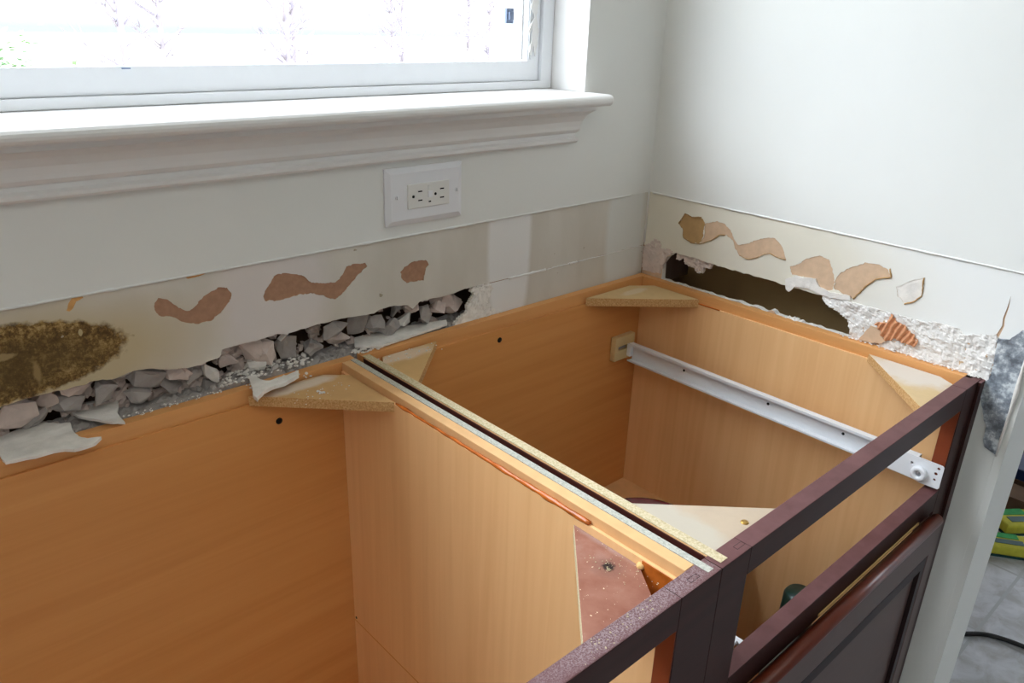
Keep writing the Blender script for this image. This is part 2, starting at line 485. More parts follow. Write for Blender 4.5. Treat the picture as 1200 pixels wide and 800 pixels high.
# ------------------------------------------------------------------ traced outlines (metres, world)
BP1 = [(-0.8928, 1.0061), (-0.8876, 1.0092), (-0.8783, 1.0065), (-0.8685, 0.9946), (-0.8561, 0.9872), (-0.847, 0.9927), (-0.839, 1.0024), (-0.8266, 1.0052), (-0.8156, 1.0098), (-0.8071, 1.0066), (-0.8028, 0.9967), (-0.8064, 0.9875), (-0.8194, 0.9764), (-0.8324, 0.9702), (-0.8464, 0.9691), (-0.8658, 0.9769), (-0.8779, 0.9854), (-0.8903, 0.9896), (-0.8947, 0.9969)]
BP2 = [(-0.7632, 0.9869), (-0.7543, 1.0001), (-0.7437, 1.0112), (-0.7321, 1.0109), (-0.7166, 1.0072), (-0.703, 0.9996), (-0.6954, 0.9912), (-0.677, 0.986), (-0.66, 0.9842), (-0.6508, 0.9916), (-0.6415, 1.0019), (-0.6281, 1.0054), (-0.6124, 1.0026), (-0.6104, 0.997), (-0.6244, 0.9886), (-0.6361, 0.9787), (-0.6478, 0.9688), (-0.6614, 0.9615), (-0.6699, 0.9633), (-0.6781, 0.9699), (-0.6986, 0.9765), (-0.7148, 0.9787), (-0.7311, 0.9763), (-0.7506, 0.9774), (-0.7618, 0.9809)]
BP3 = [(-0.5553, 0.9798), (-0.5493, 0.985), (-0.5343, 0.99), (-0.509, 0.9893), (-0.505, 0.9813), (-0.5117, 0.976), (-0.5156, 0.9593), (-0.5299, 0.9599), (-0.5449, 0.9616), (-0.5536, 0.9688)]
BW1 = [(-0.9835, 1.0164), (-0.9813, 1.0221), (-0.9751, 1.0293), (-0.9661, 1.0301), (-0.9648, 1.0272), (-0.9724, 1.0243), (-0.9772, 1.017), (-0.9811, 1.0148)]
BW2 = [(-0.8587, 1.0326), (-0.8453, 1.0336), (-0.8252, 1.0323), (-0.8394, 1.0272), (-0.8529, 1.0263)]
TOPEDGE = [(-1.0616, 0.9266), (-1.0358, 0.9294), (-1.0129, 0.9295), (-0.9789, 0.9286), (-0.9751, 0.9306), (-0.9523, 0.9271), (-0.9431, 0.9276), (-0.9336, 0.9292), (-0.9259, 0.9302), (-0.9099, 0.929), (-0.8932, 0.9221), (-0.8666, 0.9168), (-0.85, 0.9167), (-0.837, 0.9188), (-0.8262, 0.9193), (-0.8239, 0.9302), (-0.8152, 0.9302), (-0.7873, 0.93), (-0.7584, 0.931), (-0.75, 0.9324), (-0.7348, 0.9275), (-0.7439, 0.9202), (-0.7322, 0.9293), (-0.7062, 0.9302), (-0.6909, 0.9315), (-0.6806, 0.9315), (-0.6544, 0.9316), (-0.6023, 0.9273), (-0.5922, 0.9314), (-0.5675, 0.9312), (-0.5437, 0.9273), (-0.5347, 0.9187), (-0.5222, 0.928), (-0.4859, 0.927), (-0.4614, 0.9273), (-0.4363, 0.9305), (-0.3999, 0.9288), (-0.396, 0.9124), (-0.41, 0.9053), (-0.4168, 0.8925)]
F1 = [(-1.0725, 0.0202), (-1.0653, 0.0262), (-1.0553, 0.0303), (-1.038, 0.0382), (-1.0341, 0.0319), (-1.0275, 0.0329), (-1.0199, 0.0332), (-1.0097, 0.0217), (-0.9982, 0.0156), (-1.0013, -0.0042), (-1.0001, -0.0237), (-0.9936, -0.0351), (-0.9811, -0.0407), (-0.9903, -0.0497), (-0.9993, -0.0512), (-1.0118, -0.0511), (-1.0192, -0.0437), (-1.0314, -0.0394), (-1.0463, -0.0385), (-1.0604, -0.0354), (-1.0728, -0.0347), (-1.0733, -0.0137), (-1.0788, -0.012)]
F2 = [(-0.9916, 0.048), (-0.9737, 0.0547), (-0.9509, 0.0436), (-0.9394, 0.038), (-0.9501, 0.0043), (-0.953, -0.0265), (-0.9676, -0.0114), (-0.979, 0.0076), (-0.9885, 0.0219)]
F3 = [(-0.7908, 0.0045), (-0.7818, 0.0029), (-0.7833, -0.0123), (-0.7755, -0.024), (-0.7545, -0.0215), (-0.7329, -0.019), (-0.7392, -0.0308), (-0.7645, -0.0408), (-0.7826, -0.0422), (-0.7953, -0.0449), (-0.8112, -0.0623), (-0.8083, -0.0447), (-0.799, -0.0212)]
RH = [(-0.0458, 0.8772), (-0.0478, 0.9043), (-0.0561, 0.9203), (-0.0733, 0.9306), (-0.1154, 0.9309), (-0.1543, 0.9286), (-0.2272, 0.9288), (-0.2986, 0.9283), (-0.3279, 0.9268), (-0.3589, 0.9277), (-0.3672, 0.9163), (-0.3929, 0.9085), (-0.4097, 0.8984), (-0.4173, 0.8825), (-0.4105, 0.865)]
RHang = [(-0.0748, 0.935), (-0.0751, 0.9179), (-0.0832, 0.9181), (-0.0903, 0.925), (-0.0961, 0.9127), (-0.1144, 0.9103), (-0.1272, 0.9033), (-0.1364, 0.9073), (-0.137, 0.916), (-0.15, 0.9192), (-0.1544, 0.9276), (-0.1151, 0.9326)]
RCorner = [(0.0081, 0.9195), (-0.0081, 0.9303), (-0.0277, 0.9451), (-0.0404, 0.9445), (-0.0422, 0.931), (-0.0668, 0.9332), (-0.0715, 0.9291), (-0.0564, 0.9186), (-0.0502, 0.9014), (-0.0451, 0.8824), (-0.0055, 0.8796)]
RA1 = [(-0.0739, 0.9856), (-0.085, 1.006), (-0.1011, 1.0026), (-0.1198, 1.0063), (-0.1281, 0.9966), (-0.1285, 0.9739), (-0.121, 0.959), (-0.1057, 0.9573), (-0.087, 0.9632), (-0.083, 0.9774)]
RA2 = [(-0.1289, 0.9968), (-0.1535, 1.0066), (-0.1684, 1.0048), (-0.1809, 0.9947), (-0.19, 0.9824), (-0.1984, 0.9747), (-0.2186, 0.9808), (-0.2309, 0.9898), (-0.2499, 0.9976), (-0.2645, 0.9996), (-0.2775, 0.9909), (-0.2864, 0.9777), (-0.2895, 0.9693), (-0.2746, 0.9704), (-0.2608, 0.9733), (-0.2481, 0.9688), (-0.236, 0.9596), (-0.2195, 0.9541), (-0.2049, 0.957), (-0.1962, 0.9662), (-0.1888, 0.9789), (-0.1751, 0.9855), (-0.1607, 0.984), (-0.1477, 0.9715), (-0.1237, 0.959), (-0.1292, 0.974)]
RA3 = [(-0.2976, 0.9605), (-0.3109, 0.9669), (-0.3243, 0.9792), (-0.3439, 0.9897), (-0.3594, 0.9875), (-0.3695, 0.9738), (-0.3768, 0.9521), (-0.3745, 0.941), (-0.3575, 0.9349), (-0.3412, 0.9396), (-0.3235, 0.9502), (-0.3047, 0.9485)]
RA4 = [(-0.3757, 0.9452), (-0.3784, 0.9668), (-0.3919, 0.9794), (-0.4157, 0.9943), (-0.4323, 0.9983), (-0.4502, 0.9939), (-0.4589, 0.983), (-0.4371, 0.9751), (-0.4232, 0.9579), (-0.4098, 0.9359), (-0.3907, 0.9399)]
RA5 = [(-0.4688, 0.9702), (-0.4818, 0.9824), (-0.5033, 0.9944), (-0.5055, 0.967), (-0.4978, 0.9562), (-0.485, 0.949), (-0.4727, 0.958)]
RBandBot = [(-0.3625, 0.9317), (-0.4065, 0.9298), (-0.4603, 0.9288), (-0.5239, 0.9295), (-0.5295, 0.9336), (-0.5656, 0.934), (-0.5716, 0.9264), (-0.6109, 0.939)]
RCrack = [(-0.6153, 0.9974), (-0.6158, 0.9815), (-0.6146, 0.9648), (-0.6163, 0.955), (-0.6133, 0.9416)]
RMetal = [(-0.6147, 0.9358), (-0.628, 0.9388), (-0.6332, 0.9459), (-0.6393, 0.956), (-0.6503, 0.9594), (-0.6637, 0.9064), (-0.6494, 0.8723), (-0.6468, 0.83), (-0.6455, 0.7723), (-0.6363, 0.7779), (-0.6314, 0.7902), (-0.6322, 0.8073), (-0.626, 0.8167), (-0.6128, 0.8514), (-0.6104, 0.8691), (-0.6183, 0.8766), (-0.6184, 0.8994)]
RRed = [(-0.4529, 0.9077), (-0.4591, 0.9121), (-0.4685, 0.9125), (-0.4719, 0.9297), (-0.4809, 0.92), (-0.4903, 0.9192), (-0.5059, 0.9104), (-0.5174, 0.8992), (-0.5124, 0.8913), (-0.4962, 0.8923), (-0.4819, 0.8939), (-0.4741, 0.8863), (-0.4657, 0.8925)]
RPap = [(-0.4466, 0.9032), (-0.4584, 0.9043), (-0.4657, 0.8925), (-0.4717, 0.8868), (-0.4657, 0.881), (-0.4496, 0.8771), (-0.4324, 0.8767), (-0.4392, 0.8919)]


H = 0.875
ZB, ZT = 0.930, 1.031          # bottom and top of the strip the old backsplash covered
WX0, WX1, WZ0, WZ1 = -2.45, -0.195, 1.205, 2.22   # window opening

# ------------------------------------------------------------------ setting
MB().box((-3.2, -4.0, -0.05), (4.2, 0.14, 0.0)).build('floor', M['tile'])['kind'] = 'structure'
MB().box((-3.2, -4.0, 2.44), (4.2, 0.14, 2.5)).build('ceiling', M['ceiling'])['kind'] = 'structure'
MB().prism([[(-4.0, 0.0), (0.14, 0.0), (0.14, 2.44), (-4.0, 2.44)]], 0, -3.3, -3.2).build('wall_left', M['paint'])['kind'] = 'structure'
MB().prism([[(-4.0, 0.0), (0.14, 0.0), (0.14, 2.44), (-4.0, 2.44)], [(-2.6, 0.5), (-0.3, 0.5), (-0.3, 2.2), (-2.6, 2.2)]], 0, 4.2, 4.3).build('wall_far_right', M['paint'])['kind'] = 'structure'  # window opening added so daylight reaches the far floor tiles
# front wall behind the photographer
MB().prism([[(-3.2, 0), (4.2, 0), (4.2, 2.44), (-3.2, 2.44)]], 1, -4.1, -4.0).build('wall_front', M['paint'])['kind'] = 'structure'

# crumbled plaster faces (displaced grids)
def rough(name, axis, u0, u1, v0, v1, inside, amp, mat, parent, seed, step=0.0028, base=0.0, sc=120):
    nu = int((u1 - u0) / step); nv = int((v1 - v0) / step)
    V, F, idx = [], [], {}
    def disp(u, v):
        a = noise.noise(Vector((u * sc, v * sc, seed))) + 0.6 * noise.noise(Vector((u * sc * 2.3, v * sc * 2.3, seed + 4)))
        a += 0.5 * noise.noise(Vector((u * sc * 4.5, v * sc * 4.5, seed + 9)))
        return base - amp * (0.45 + a)
    for i in range(nu + 1):
        for j in range(nv + 1):
            u = u0 + (u1 - u0) * i / nu; w = v0 + (v1 - v0) * j / nv
            u += 0.0009 * noise.noise(Vector((u * 600, w * 600, 1))); w2 = w + 0.0009 * noise.noise(Vector((u * 600, w * 600, 8)))
            d = disp(u, w2)
            idx[i, j] = len(V)
            V.append((d, u, w2) if axis == 0 else (u, d, w2) if axis == 1 else (u, w2, -d))
    keep = set()
    for i in range(nu):
        for j in range(nv):
            q = V[idx[i, j]]
            u, w = (q[1], q[2]) if axis == 0 else (q[0], q[2]) if axis == 1 else (q[0], q[1])
            if inside(u, w): keep.add((i, j)); F.append((idx[i, j], idx[i + 1, j], idx[i + 1, j + 1], idx[i, j + 1]))
    # close the sheet at the back so it has a thickness
    n = len(V)
    th = 0.006
    for q in list(V[:n]):
        V.append((q[0] + th, q[1], q[2]) if axis == 0 else (q[0], q[1] + th, q[2]) if axis == 1 else (q[0], q[1], q[2] - th))
    F += [tuple(n + k for k in f[::-1]) for f in F]
    for (i, j) in keep:
        for (di, dj, a, b) in ((-1, 0, (i, j), (i, j + 1)), (1, 0, (i + 1, j), (i + 1, j + 1)), (0, -1, (i, j), (i + 1, j)), (0, 1, (i, j + 1), (i + 1, j + 1))):
            if (i + di, j + dj) not in keep:
                F.append((idx[a], idx[b], n + idx[b], n + idx[a]))
    mb = MB(); mb.add(V, F, 0, False)
    return mb.build(name, mat, parent)
# back wall: drywall board, with the paint skins as children
top_edge = TOPEDGE
jag = rag([(a, b - 0.0005) for a, b in top_edge], 0.004, 0.0009, 3, closed=False)
left_ext = rag([(-1.75, 0.925), (-1.6, 0.93), (-1.4, 0.926), (-1.25, 0.929), (-1.12, 0.925)], 0.008, 0.003, 5, closed=False)
right_side = rag([top_edge[-1], (-0.425, 0.868), (-0.43, 0.80)], 0.006, 0.0015, 6, closed=False)
cavity = [(-1.75, 0.80)] + left_ext + jag + right_side[1:]
outer = [(-3.2, 0.0), (4.2, 0.0), (4.2, 2.44), (-3.2, 2.44)]
win = [(WX0, WZ0 - 0.01), (WX1 + 0.004, WZ0 - 0.01), (WX1 + 0.004, WZ1), (WX0, WZ1)]
wb = MB().prism([outer, win, cavity], 1, 0.001, 0.0125, 0, 1).build('wall_back', [M['kraft'], M['gypsum']])
wb['kind'] = 'structure'
MB().prism([[(-3.2, ZT), (0.0, ZT)] + [(0.0, 2.44), (-3.2, 2.44)], win], 1, -0.0018, 0.001, 0, 0).build('paint_layer', M['paint'], wb)
# ragged paint lip along the old backsplash line
lip = MB()
n = 150
for seg_i in range(1):
    pts = []
    for i in range(n + 1):
        x = -1.75 + (1.75 - 0.055) * i / n
        t = 0.0017 + 0.0010 * noise.noise(Vector((x * 40, 0, 0))) + 0.0008 * noise.noise(Vector((x * 160, 3, 0)))
        pts.append((x, -0.0014, ZT + 0.0004 * noise.noise(Vector((x * 90, 9, 0))), max(0.0005, t)))
    lip.tube([(a, b, c) for a, b, c, d in pts], [d for a, b, c, d in pts], 7)
lip.build('paint_lip', M['paint'], wb)
patches = [rag(q, 0.0022, 0.0017, k) for k, q in enumerate((BP1, BP2, BP3))]
wchips = [rag(q, 0.002, 0.0006, k + 9) for k, q in enumerate((BW1, BW2[:2] + [(-0.826, 1.0305), (-0.8394, 1.0272), (-0.8529, 1.0263)]))]
wchips[1] = [(a, min(b, ZT - 0.0008)) for a, b in wchips[1]]
band_low = [(-3.2, ZB)] + [(-1.76, ZB)] + left_ext + jag[:-1]
# strip skin: bottom edge follows the broken edge, then continues as the straight line to the corner
cut = [i for i, (a, b) in enumerate(jag) if a > -0.405][0]
band = [(-3.2, 0.925), (-1.76, 0.925)] + [(a, b + 0.0003) for a, b in left_ext] + [(a, b + 0.0003) for a, b in jag[:cut]] + [(-0.40, ZB), (-0.0005, ZB), (-0.0005, ZT), (-3.2, ZT)]
MB().prism([band] + patches + wchips, 1, 0.0, 0.001, 0, 1).build('old_paint_strip', [M['band_back'], M['kraft_pink']], wb)
for q in wchips:
    MB().prism(q, 1, 0.0003, 0.001).build('wood_splinter', M['orange_wood'], wb)
lowband = rag([(-0.3995, ZB - 0.001), (-0.396, 0.9124), (-0.41, 0.9053), (-0.4168, 0.8925), (-0.42, 0.868), (-0.42, 0.80)], 0.004, 0.0012, 8, closed=False) + [(-0.0005, 0.80), (-0.0005, ZB - 0.001)]
MB().prism(lowband, 1, 0.0003, 0.0011).build('primer_strip', M['band_back'], wb)
cg = MB()
for a, b, r in ((-0.345, -0.262, 0.0024), (-0.205, -0.185, 0.0022), (-0.26, -0.205, 0.0012), (-0.185, -0.01, 0.0011)):
    pts = [(a + (b - a) * i / 14, 0.0, ZB - 0.001 + 0.0012 * noise.noise(Vector((i * 0.8, a * 20, 1)))) for i in range(15)]
    cg.tube(pts, [r * (0.7 + 0.5 * abs(noise.noise(Vector((i * 0.6, a, 5))))) for i in range(15)], 7)
cg.build('caulk_remnant', M['trim_white'], wb)
# the corner seam filler
MB().tube([(-0.001, -0.001, 0.935), (-0.0015, -0.001, 1.05), (-0.001, -0.001, 1.4), (-0.001, -0.001, 2.44)], 0.002, 8).build('corner_filler', M['paint'], wb)

def broken_layer(x, z):
    return noise.noise(Vector((x * 45, z * 60, 11))) + 0.4 * noise.noise(Vector((x * 130, z * 130, 3))) > (-0.05 if x < -0.74 else 0.30)
rough('broken_inner_plaster', 1, -1.30, -0.43, 0.870, 0.945, broken_layer, 0.009, M['gypsum_pink'], wb, 12.0, 0.0035, base=0.040, sc=48)
# wall build-up behind the drywall: outside sheathing with the window opening, bottom ledge
MB().prism([outer, [(WX0 - 0.01, WZ0 - 0.01), (WX1 + 0.02, WZ0 - 0.01), (WX1 + 0.02, WZ1 + 0.01), (WX0 - 0.01, WZ1 + 0.01)]], 1, 0.095, 0.14).build('wall_outer_sheathing', M['sheathing'])['kind'] = 'structure'
MB().box((-1.9, 0.0135, 0.79), (-0.38, 0.094, 0.852)).build('trim_4', M['sheathing'])['kind'] = 'structure'

# right partition
RHr = rag(RH[1:-1], 0.005, 0.0016, 11, closed=False)
ridge = [(-0.414 + 0.366 * i / 70, 0.8735 + 0.0025 * noise.noise(Vector((i * 0.45, 1, 3))) + (0.006 * max(0, noise.noise(Vector((i * 0.33, 7, 3))) + 0.25) if 22 < i < 42 else 0)) for i in range(71)]
RHr = [q for q in RHr if q[1] > 0.8745]
hole = RHr + ridge
router = [(-0.0005, 0.0), (-0.0005, 2.44), (-0.651, 2.44), (-0.651, 0.0)]
wr = MB().prism([router, hole], 0, 0.001, 0.0125, 0, 1).build('wall_right', [M['kraft_pink'], M['gypsum']])
wr['kind'] = 'structure'
MB().prism([(-0.0003, ZT), (-0.651, ZT), (-0.651, 2.44), (-0.0003, 2.44)], 0, -0.0018, 0.001).build('paint_layer', M['paint'], wr)
lip = MB()
pts = [(-0.0012, -0.010 - 0.645 * i / 80, ZT + 0.0004 * noise.noise(Vector((i * 0.5, 2, 2)))) for i in range(81)]
lip.tube(pts, [0.0016 + 0.0012 * noise.noise(Vector((i * 0.37, 4, 4))) for i in range(81)], 7)
lip.build('paint_lip', M['paint'], wr)
rp = [rag(q, 0.0022, 0.0016, k + 20) for k, q in enumerate((RA1, RA2, RA3, RA4, RA5))]
RBB = rag([(-0.3589, 0.9285)] + RBandBot[1:], 0.005, 0.0009, 22, closed=False)
hole_top = [q for q in RHr if q[1] > 0.9262 and q[0] > -0.358]
rband = [(-0.0005, 0.9302)] + [(-0.046, 0.930), (-0.06, 0.9285)] + [q for q in hole_top if q[0] < -0.065] + RBB + [(-0.6135, 0.9416), (-0.6166, 0.955), (-0.6149, 0.9648), (-0.6161, 0.9815), (-0.6153, 0.9975), (-0.6146, 0.9815), (-0.6132, 0.9648), (-0.6145, 0.955), (-0.611, 0.9425)]
rband = rband[:-4][::1]
metal_top = [(-0.6147, 0.9358), (-0.628, 0.9388), (-0.6332, 0.9459), (-0.6393, 0.956), (-0.651, 0.9594)]
rband = [p for p in rband] 
crack_l = [(-0.6115, 0.9416), (-0.6148, 0.955), (-0.6133, 0.9648), (-0.6148, 0.9815), (-0.6150, 0.9978)]
crack_r = [(-0.6165, 0.9815), (-0.6157, 0.9648), (-0.6175, 0.955), (-0.6146, 0.9380)]
rband = [(-0.0005, 0.9302), (-0.046, 0.930), (-0.06, 0.9285)] + [q for q in hole_top if q[0] < -0.065] + RBB[:-1] + crack_l + crack_r + metal_top + [(-0.651, ZT), (-0.0005, ZT)]
MB().prism([rband] + rp, 0, -0.0002, 0.001, 0, 1).build('old_paint_strip', [M['band_right'], M['kraft_tan']], wr)
for q, mt in ((rp[0], 'kraft_tan'), (rp[1], 'kraft_pink'), (rp[2], 'kraft_pink'), (rp[3], 'kraft_pink'), (rp[4], 'gypsum')):
    MB().prism(q, 0, 0.0004, 0.001).build('bare_paper_patch', M[mt], wr)
# curled paper edges below the patches
for q, r_ in (([(-0.1477, 0.9715), (-0.1237, 0.9590), (-0.1057, 0.9573), (-0.0885, 0.9625)], 0.0011), ([(-0.1720, 0.9850), (-0.1607, 0.984), (-0.1540, 0.977), (-0.1477, 0.9715)], 0.0014), ([(-0.2895, 0.9693), (-0.2746, 0.9704), (-0.2608, 0.9733), (-0.2481, 0.9688), (-0.236, 0.9596), (-0.2195, 0.9541), (-0.2049, 0.957)], 0.0009),
              ([(-0.4589, 0.983), (-0.4371, 0.9751), (-0.4232, 0.9579), (-0.4098, 0.9359)], 0.0016), ([(-0.4589, 0.983), (-0.4540, 0.9955)], 0.0015), ([(-0.5033, 0.9944), (-0.5055, 0.967), (-0.4978, 0.9562), (-0.485, 0.949)], 0.0013), ([(-0.0739, 0.9856), (-0.085, 1.006), (-0.1011, 1.0026), (-0.1198, 1.0063)], 0.0012)):
    pp = rag(q, 0.003, 0.0008, 31, closed=False)
    MB().tube([(-0.0010 - 0.0010 * abs(noise.noise(Vector((i * .3, 0, q[0][0])))), a, b) for i, (a, b) in enumerate(pp)], [r_ * (0.7 + 0.5 * noise.noise(Vector((i * 0.5, 1, q[0][0] * 9)))) for i in range(len(pp))], 6).build('curled_paper_edge', M['kraft_tan'], wr)
RTorn = [(-0.2944, 0.9391), (-0.3121, 0.9476), (-0.3459, 0.9515), (-0.3527, 0.9414), (-0.3725, 0.9373), (-0.4045, 0.94), (-0.4068, 0.9328), (-0.3835, 0.9295), (-0.3599, 0.9286), (-0.3347, 0.9333), (-0.3127, 0.9308), (-0.3062, 0.9192), (-0.299, 0.9222)]
MB().prism(rag(RTorn, 0.003, 0.0012, 61), 0, -0.0028, -0.0003).build('torn_white_paper', M['gypsum'], wr)
MB().prism([(-0.606, 0.0), (-0.651, 0.0), (-0.651, 0.79), (-0.636, 0.80), (-0.622, 0.86), (-0.606, 0.868)], 0, -0.0008, 0.001).build('paint_layer', M['paint'], wr)
# other faces of the partition
MB().box((0.097, -0.651, 0.0), (0.1095, 0.0005, 2.44)).build('wall_right_far_side', [M['dark_kraft']])['kind'] = 'structure'
MB().box((0.1095, -0.651, 0.0), (0.1105, 0.0005, 2.44)).build('paint_layer', M['paint'], bpy.data.objects['wall_right_far_side'])
we = MB().box((0.0, -0.662, 0.0), (0.1105, -0.651, 2.44)).build('wall_end', [M['paint']])
we['kind'] = 'structure'
MB().box((0.016, -0.650, 0.0), (0.094, -0.612, 2.44)).build('stud', M['chip_tan'], we)
MB().box((0.013, -0.60, 0.70), (0.096, -0.002, 0.72)).build('trim_5', M['dark_kraft'])['kind'] = 'structure'
MB().box((0.013, -0.040, 0.863), (0.096, -0.002, 2.44)).build('trim_6', M['sheathing'])['kind'] = 'structure'

def in_poly(poly):
    def f(x, y):
        c = False
        for i in range(len(poly)):
            (x1, y1), (x2, y2) = poly[i][:2], poly[i - 1][:2]
            if (y1 > y) != (y2 > y) and x < (x2 - x1) * (y - y1) / (y2 - y1) + x1: c = not c
        return c
    return f
rough_area = [(-0.362, 0.9295)] + RHr[[i for i, q in enumerate(RHr) if q[0] < -0.362][0]:] + [(-0.412, 0.845), (-0.640, 0.845), (-0.640, 0.875), (-0.6183, 0.8766), (-0.6184, 0.8994), (-0.6147, 0.9358), (-0.611, 0.9386)] + RBB[::-1]
rough('crumbled_plaster', 0, -0.645, -0.355, 0.846, 0.942, in_poly(rough_area), 0.0026, M['gypsum_spot'], wr, 2.0, 0.0022, base=-0.0002, sc=75)
corner_area = rag(RCorner, 0.005, 0.0018, 40)
rough('crumbled_plaster', 0, -0.075, -0.001, 0.872, 0.947, in_poly(corner_area), 0.0022, M['gypsum_pink'], wr, 5.0, 0.0024, base=-0.0002, sc=160)
rough('hanging_plaster', 0, -0.158, -0.070, 0.900, 0.934, in_poly(rag(RHang, 0.004, 0.0015, 41)), 0.0028, M['gypsum_pink'], wr, 6.0, 0.0022, base=0.004, sc=150)
rough('crumbled_plaster', 1, -0.470, -0.365, 0.868, 0.931, in_poly(rag([(-0.458, 0.868), (-0.452, 0.880), (-0.436, 0.889), (-0.432, 0.902), (-0.421, 0.911), (-0.426, 0.921), (-0.418, 0.9300), (-0.39, 0.929), (-0.380, 0.918), (-0.392, 0.895), (-0.372, 0.880), (-0.378, 0.868)], 0.004, 0.0025, 44)), 0.0022, M['gypsum'], wb, 8.0, 0.0022, base=0.0, sc=170)
# torn, ridged orange paper in the plaster
rd = in_poly(rag(RRed, 0.004, 0.0015, 46))
nu, nv = 60, 40
V, F = [], []
for i in range(nu + 1):
    for j in range(nv + 1):
        u = -0.519 + 0.069 * i / nu; w = 0.884 + 0.048 * j / nv
        ph = (u * 1.0 + w * 0.35) * 2 * PI / 0.0085 + 1.6 * noise.noise(Vector((u * 60, w * 60, 0)))
        V.append((-0.0052 - 0.0022 * math.sin(ph) - 0.001 * noise.noise(Vector((u * 300, w * 300, 2))), u, w))
for i in range(nu):
    for j in range(nv):
        q = V[i * (nv + 1) + j]
        if rd(q[1], q[2]): F.append((i * (nv + 1) + j, (i + 1) * (nv + 1) + j, (i + 1) * (nv + 1) + j + 1, i * (nv + 1) + j + 1))
o = MB().add(V, F, 0, True).build('torn_orange_paper', M['orange_paper'], wr)
so = o.modifiers.new('thick', 'SOLIDIFY'); so.thickness = 0.002
MB().prism(rag(RPap, 0.004, 0.001, 47), 0, -0.0048, -0.003).build('bare_paper_patch', M['kraft_pink'], wr)
# exposed metal corner bead
me = MB().prism(rag(RMetal[:5], 0.004, 0.001, 48, closed=False) + [(-0.6518, 0.9594), (-0.6518, 0.772)] + rag(RMetal[9:], 0.004, 0.0010, 49, closed=False), 0, -0.0036, 0.0004)
cb = me.build('corner_bead', M['galv'], wr)
MB().tube([(-0.003, -0.6530, 0.770), (-0.004, -0.6532, 0.80), (-0.0035, -0.6535, 0.84), (-0.006, -0.6545, 0.872), (-0.0035, -0.6530, 0.905), (-0.003, -0.6525, 0.96)], [0.0012, 0.0018, 0.0016, 0.0032, 0.0016, 0.001], 7).build('bead_edge', M['gypsum'], wr)

# ------------------------------------------------------------------ window
jd = 0.075
tr = MB()
tr.box((WX1, -0.0022, 1.2), (WX1 + 0.018, 0.094, WZ1))           # right jamb board
tr.box((WX0 - 0.018, -0.0022, 1.2), (WX0, 0.094, WZ1))
tr.box((WX0 - 0.018, -0.0022, WZ1), (WX1 + 0.018, 0.094, WZ1 + 0.018))
MB().box((WX1 + 0.0001, -0.0020, 1.213), (WX1 + 0.0035, 0.094, WZ1)).build('trim_1', M['trim_white'])['kind'] = 'structure'
MB().box((WX0 - 0.0035, -0.0020, 1.213), (WX0, 0.094, WZ1)).build('trim_7', M['trim_white'])['kind'] = 'structure'
MB().box((WX0, -0.0020, WZ1 - 0.002), (WX1, 0.094, WZ1 + 0.004)).build('trim_8', M['trim_white'])['kind'] = 'structure'
# sill board with a bullnose front and horns past the opening
prof = [(0.094, 1.196), (-0.048, 1.196)] + [(-0.048 - 0.0085 * math.sin(a), 1.2045 - 0.0085 * math.cos(a)) for a in [PI * k / 8 for k in range(1, 8)]] + [(-0.048, 1.213), (0.094, 1.213)]
sl = MB()
V = [(x, y, z) for x in (WX0 - 0.01, WX1 + 0.002) for (y, z) in prof]
k = len(prof)
hp = [q for q in prof if q[0] < 0]
prof2 = [(-0.0019, 1.196)] + [q for q in prof if q[0] < 0] + [(-0.0019, 1.213)]
def sweep(mb, prof, x0, x1, smooth=False):
    k = len(prof)
    V = [(x0, y, z) for y, z in prof] + [(x1, y, z) for y, z in prof]
    mb.add(V, [tuple(range(k))[::-1], tuple(range(k, 2 * k))] + [(i, (i + 1) % k, k + (i + 1) % k, k + i) for i in range(k)], 0, smooth)
sweep(sl, prof2, WX0 - 0.03, -0.1835)
sl.box((WX0, -0.0019, 1.196), (WX1, 0.0935, 1.213))
o = sl.build('trim_2', M['trim_white'], bevel=0.003); o['kind'] = 'structure'
# moulded apron under the sill: mitred return at the right end
ap = [(-0.0018, 1.137), (-0.011, 1.137), (-0.0135, 1.140), (-0.0135, 1.144), (-0.0095, 1.147), (-0.0095, 1.152), (-0.0125, 1.154), (-0.015, 1.158), (-0.0155, 1.163), (-0.017, 1.171), (-0.0215, 1.180), (-0.028, 1.186), (-0.032, 1.188), (-0.032, 1.1955), (-0.0018, 1.1955)]
k = len(ap)
V = [(WX0 - 0.02, y, z) for y, z in ap] + [(-0.2275 - y * 0.95, y, z) for y, z in ap]
V = [(x if i < k else x, y, z) for i, (x, y, z) in enumerate(V)]
o = MB().add(V, [tuple(range(k))[::-1], tuple(range(k, 2 * k))] + [(i, (i + 1) % k, k + (i + 1) % k, k + i) for i in range(k)]).build('trim_3', M['trim_white'])
o['kind'] = 'structure'
# vinyl window
w = MB()
FX = -0.232
def ring(mb, x0, x1, z0, z1, t, y0, y1, tb=None):
    tb = tb or t
    mb.prism([[(x0, z0), (x1, z0), (x1, z1), (x0, z1)], [(x0 + t, z0 + tb), (x1 - t, z0 + tb), (x1 - t, z1 - t), (x0 + t, z1 - t)]], 1, y0, y1)
ring(w, WX0 + 0.001, WX1 - 0.0005, 1.2135, WZ1 - 0.003, 0.024, 0.074, 0.094, 0.012)
win_o = w.build('window_1', M['vinyl'], bevel=0.0012); win_o['kind'] = 'structure'
s_ = MB(); ring(s_, WX0 + 0.026, -0.2205, 1.226, WZ1 - 0.03, 0.026, 0.080, 0.0935, 0.030)
sash = s_.build('sash', M['vinyl'], win_o, bevel=0.001)
t_ = MB()
for x in (-0.2445, -0.2405):
    t_.box((x, 0.0785, 1.258), (x + 0.0012, 0.0797, WZ1 - 0.06))
t_.box((-0.262, 0.0782, 1.258), (-0.2575, 0.0798, WZ1 - 0.06))
